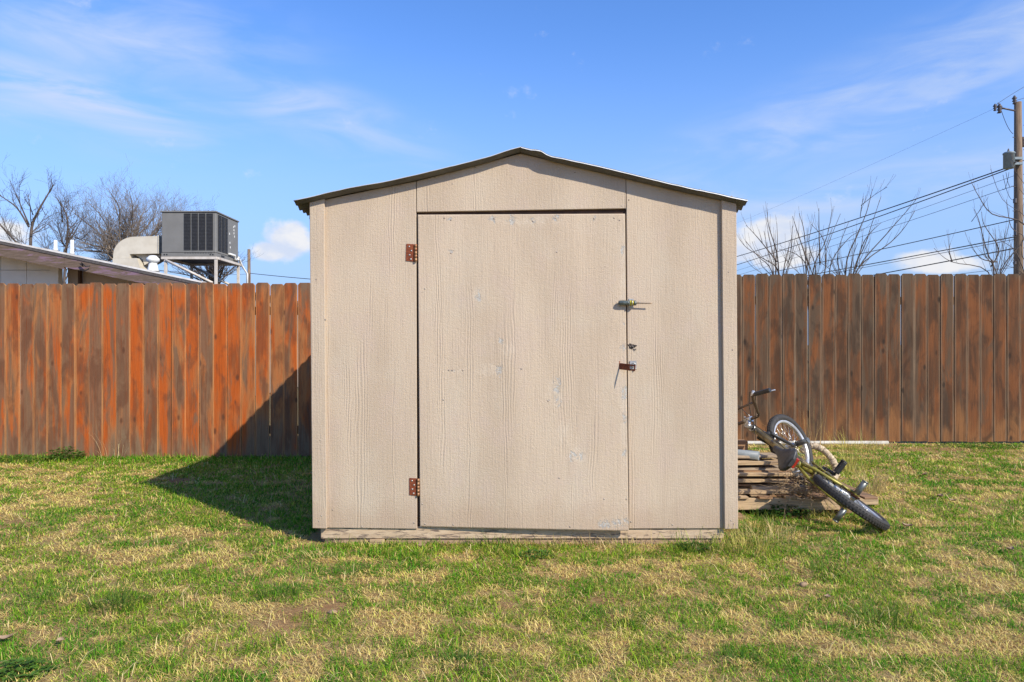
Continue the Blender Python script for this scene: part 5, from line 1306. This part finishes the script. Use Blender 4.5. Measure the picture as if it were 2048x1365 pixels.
for (ex, ey) in [(350, 530), (340, 545), (370, 520), (385, 500), (400, 480), (420, 470), (440, 480), (455, 500), (470, 530), (480, 525), (488, 518), (465, 545), (410, 530), (395, 545), (445, 530), (405, 405 + 30), (425, 425)]:
    lim.append(([(428, 580), (428 + (ex - 428) * .5 + rg.uniform(-5, 5), 560 + (ey - 560) * .4), (ex, ey)], .36))
grow(lim, 28, .13, 9, 'bare_tree', 'bare tree seen under and behind the rooftop air conditioner', 'tree', 'bark_dark', (2, .75, 2), 1.4, ang=.6)
def zr(pts): return [(1440 + a / 3.102, 160 + b_ / 3.102) for a, b_ in pts]
SYR = 9.6; gb = GT(SYR)
def shr(base, ls):
    bx = 1440 + base / 3.102
    out = [([(bx, gb), (bx + 3, 700), *zr([ls[0][0]])][:3] + zr(ls[0][1:]), 1.0)]
    for l in ls[1:]: out.append((([(bx + 2, 640)] if l[0][1] > 1170 else []) + zr(l), .72 if l[0][1] > 1100 else .36))
    return out
kw = dict(tw=(1, .34, 0), spreadY=.35, ang=.42, min_r=.0030, updir=.45, extra=9)
grow(shr(355, [[(355, 1200), (330, 1050), (285, 920), (270, 830)], [(360, 1180), (385, 1000), (395, 870)], [(350, 1150), (340, 1000), (345, 860)], [(360, 1200), (250, 1110), (150, 1050), (100, 1000)], [(355, 1130), (260, 970), (210, 880)], [(400, 1180), (430, 1060), (460, 970)], [(330, 1190), (250, 1090), (180, 990)]]),
     SYR, .0135, 31, 'bare_shrub', 'bare upright shrub behind the brown fence, next to the shed', 'shrub', 'bark_shrub', **kw)
grow(shr(560, [[(545, 1200), (540, 950), (512, 820)], [(550, 1150), (480, 960), (440, 850)], [(560, 1180), (620, 1000), (635, 830)], [(620, 1150), (600, 930), (585, 810)], [(650, 1200), (660, 1060), (750, 830)], [(560, 1190), (500, 1080), (400, 1040)], [(600, 1190), (560, 1020), (590, 880)], [(650, 1180), (640, 1000), (560, 900)]]),
     SYR, .0135, 32, 'bare_shrub', 'bare shrub with many thin stems, middle of three near the shed', 'shrub', 'bark_shrub', **kw)
grow(shr(780, [[(760, 1190), (820, 980), (870, 840), (897, 700)], [(740, 1180), (740, 1050), (805, 880)], [(820, 1180), (870, 1040), (905, 900), (945, 745)], [(830, 1190), (1000, 960), (1090, 840), (1135, 765)], [(830, 1190), (1020, 1020), (1090, 930), (1130, 840)], [(840, 1170), (880, 1000), (960, 900)], [(870, 850), (850, 800), (835, 760)], [(875, 780), (920, 730), (955, 700)], [(670, 1190), (770, 1000), (860, 940)], [(700, 1190), (560, 1245), (430, 1260)]][:9]),
     SYR, .0135, 33, 'bare_shrub', 'tallest bare shrub behind the brown fence, with one long arching branch', 'shrub', 'bark_shrub', **kw)
grow(shr(1700, [[(1680, 1190), (1640, 1100), (1600, 1000), (1560, 880), (1525, 820)], [(1560, 880), (1572, 830), (1575, 780)], [(1690, 1190), (1480, 1120), (1395, 1030)], [(1440, 1130), (1430, 1060), (1445, 1010)], [(1680, 1160), (1730, 1050), (1640, 900), (1625, 820)], [(1720, 1190), (1840, 1000), (1740, 930), (1690, 770)], [(1720, 1130), (1600, 1110), (1520, 1020)], [(1740, 1190), (1700, 1080), (1710, 960)]]),
     SYR + .5, .0135, 34, 'bare_shrub', 'bare shrub left of the utility pole foot', 'shrub', 'bark_shrub', **kw)
grow(shr(1990, [[(1960, 1190), (1900, 900), (1700, 830), (1620, 720), (1575, 630)], [(1960, 1000), (1900, 850), (1760, 740), (1690, 550)], [(1960, 900), (1890, 700), (1800, 600), (1750, 520)], [(1900, 1190), (1850, 1050), (1760, 980)], [(1950, 1190), (1880, 1020), (1860, 800), (1780, 700)], [(1900, 1190), (1820, 1100), (1790, 1020)]]),
     SYR + .8, .015, 35, 'bare_shrub', 'bare shrub reaching in from the right edge in front of the utility pole', 'shrub', 'bark_shrub', **kw)

# ------------------------------------------------------------ utility poles and wires
def up_pole(px, Y, ptop, r, label):
    b_ = P(px, 690, Y); zt = CH - (ptop - HY) / F * Y; root = thing('utility_pole', (b_.x, Y, 0), label, 'utility pole')
    mb = MB(); mb.tube([(b_.x, Y, -.3), (b_.x, Y, zt * .5), (b_.x - .02, Y, zt)], [r * 1.25, r * 1.08, r * .85], 14); mb.build('pole', 'pole_wood', root); return root, zt
PYY = 24.0
pole, pzt = up_pole(2037, PYY, 205, .128, 'wooden utility pole with transformer at the right edge beyond the fence'); px0 = P(2037, 690, PYY).x
mb = MB(); mb.tube([P(2030, 222, 23.8), P(1996, 215, 23.8)], .028, 6); mb.build('side_arm', 'insulator', pole)
def insul(pt, nm='insulator', s=1.0):
    mb = MB(); mb.lathe(pt, (0, 0, 1), [(.03 * s, -.14 * s), (.06 * s, -.12 * s), (.03 * s, -.08 * s), (.07 * s, -.04 * s), (.035 * s, 0), (.075 * s, .04 * s), (.04 * s, .09 * s), (.02 * s, .13 * s)], 10); mb.build(nm, 'insulator', pole)
insul(P(1999, 217, 23.8), s=1.2); insul(P(2029, 200, 24.0), s=1.1); insul(P(1990, 215, 23.8), s=.9); insul(P(2046, 284, 24), s=1.3)
mb = MB(); mb.tube([P(1992, 212, 23.8), P(1996, 206, 23.8), P(2003, 213, 23.8), P(2001, 226, 23.8), P(1994, 227, 23.8)], .014, 5); mb.build('jumper_bracket', 'insulator', pole)
tp = P(2018, 322, 23.75); mb = MB(); hh = .27; mb.lathe((tp.x, tp.y, tp.z - hh), (0, 0, 1), [(.12, 0), (.17, .012), (.17, hh * 2 - .05), (.185, hh * 2 - .045), (.185, hh * 2 - .01), (.15, hh * 2 + .02)], 20); tf = mb.build('transformer', 'transformer_paint', pole)
mb = MB(); mb.box(tp.x + .12, px0 - .02, tp.y + .02, tp.y + .16, tp.z - .12, tp.z - .04); mb.box(tp.x + .12, px0 - .02, tp.y + .02, tp.y + .16, tp.z + .06, tp.z + .14); mb.build('mounting_bracket', 'transformer_paint', tf)
mb = MB(); mb.lathe((tp.x - .02, tp.y, tp.z + hh), (0, 0, 1), [(.03, 0), (.04, .05), (.03, .08), (.015, .14)], 8); mb.lathe((tp.x + .10, tp.y - .12, tp.z - .1), (0, -1, 0), [(.03, 0), (.025, .08)], 8); mb.build('bushing', 'insulator', tf)
mb = MB()
for k in range(14): zz = 3.2 + k * .42; s = 1 if k % 2 else -1; mb.cyl((px0 + s * .13, PYY - .05, zz), (px0 + s * .27, PYY - .1, zz), .012, 5)
o = mb.build('pole_steps', 'insulator', pole)
for a_ in ((.17, .13, .12, 4.9, 5.3), (.19, .14, .12, 6.0, 6.15), (.19, .14, .1, 3.9, 4.0)): mb = MB(); mb.box(px0 - a_[0], px0 - a_[1], PYY - a_[2], PYY, a_[3], a_[4]); mb.build('service_bracket', 'insulator', pole)
p2, z2 = up_pole(1325, 60, 470, .15, 'far wooden utility pole behind the shed'); 
p3, z3 = up_pole(498.5, 40, 499, .095, 'far slim wooden pole between the air conditioner and the shed')
def wire(a, b_, r, sag, label, name='overhead_wire', group=None, n=28):
    mb = MB(); pts = [a.lerp(b_, k / n) - Vector((0, 0, sag * 4 * (k / n) * (1 - k / n))) for k in range(n + 1)]
    mb.tube(pts, [r * .75] * (n + 1), 5); solo(name, mb, 'wire_black', tuple(a), label, 'wire', group)
WG = 'overhead wires from the right utility pole'
def wpx(pa, pb, r, sag, label): wire(P(*pa, 23.9), P(*pb, 60.0), r, sag, label, group=WG)
# far ends are hidden behind the shed at the far pole (px 1325)
wpx((2022, 333), (1325, 553), .030, .25, 'thickest upper wire dropping left from the transformer')
wpx((2022, 337), (1325, 573), .026, .25, 'upper wire just below the thickest one, dropping left from the transformer')
wpx((1990, 217), (1325, 505), .0045, .2, 'thin faint top wire leaving the insulator arm to the left')
wpx((2028, 352), (1325, 585), .010, .2, 'thin wire below the transformer pair')
wpx((2028, 372), (1325, 592), .012, .2, 'thin wire in the middle of the span, above the thick lower cable')
wpx((2028, 440), (1325, 585), .022, .15, 'dark cable at half height of the pole, running left above the shrubs')
wpx((2030, 474), (1325, 598), .026, .12, 'dark cable low on the pole, crossing just above the fence top')
wpx((2030, 479), (1325, 602), .014, .12, 'thin cable hugging the low dark cable')
wpx((2030, 497), (1325, 622), .028, .12, 'lowest thick cable, dipping behind the fence')
wpx((2030, 535), (1325, 612), .010, .1, 'lowest thin wire near the fence top')
wire(P(2003, 222, 23.8), P(2026, 268, 24), .012, .12, 'slack jumper wire hanging from the insulator arm to the pole', n=12)
wire(P(1996, 207, 23.8), P(2250, 120, 40), .010, -.6, 'thin wire rising from the insulator arm to the right edge')
wire(P(2030, 202, 24), P(2250, 110, 40), .010, .2, 'thin wire from the pole top to the right edge')
wire(P(2040, 322, 24), P(2250, 290, 40), .020, .2, 'dark wire from the transformer to the right edge')
for k, (a, b_) in enumerate((((2018, 345), (2005, 378)), ((2012, 345), (2024, 372)), ((2006, 350), (2026, 400)))):
    wire(P(*a, 23.7), P(*b_, 23.8), .010, .22, ['looped drop wire under the transformer, left loop', 'looped drop wire under the transformer, short loop', 'longest looped drop wire under the transformer'][k], n=12)
wire(P(500, 547, 39.9), P(800, 571, 30), .022, .05, 'cable running right from the slim far pole to behind the shed')
wire(P(240, 533, 13.6), P(499, 548, 39.8), .010, .1, 'service cable from the house roof to the slim far pole')

S.cycles.samples = 128
S.cycles.max_bounces = 6; S.cycles.diffuse_bounces = 3
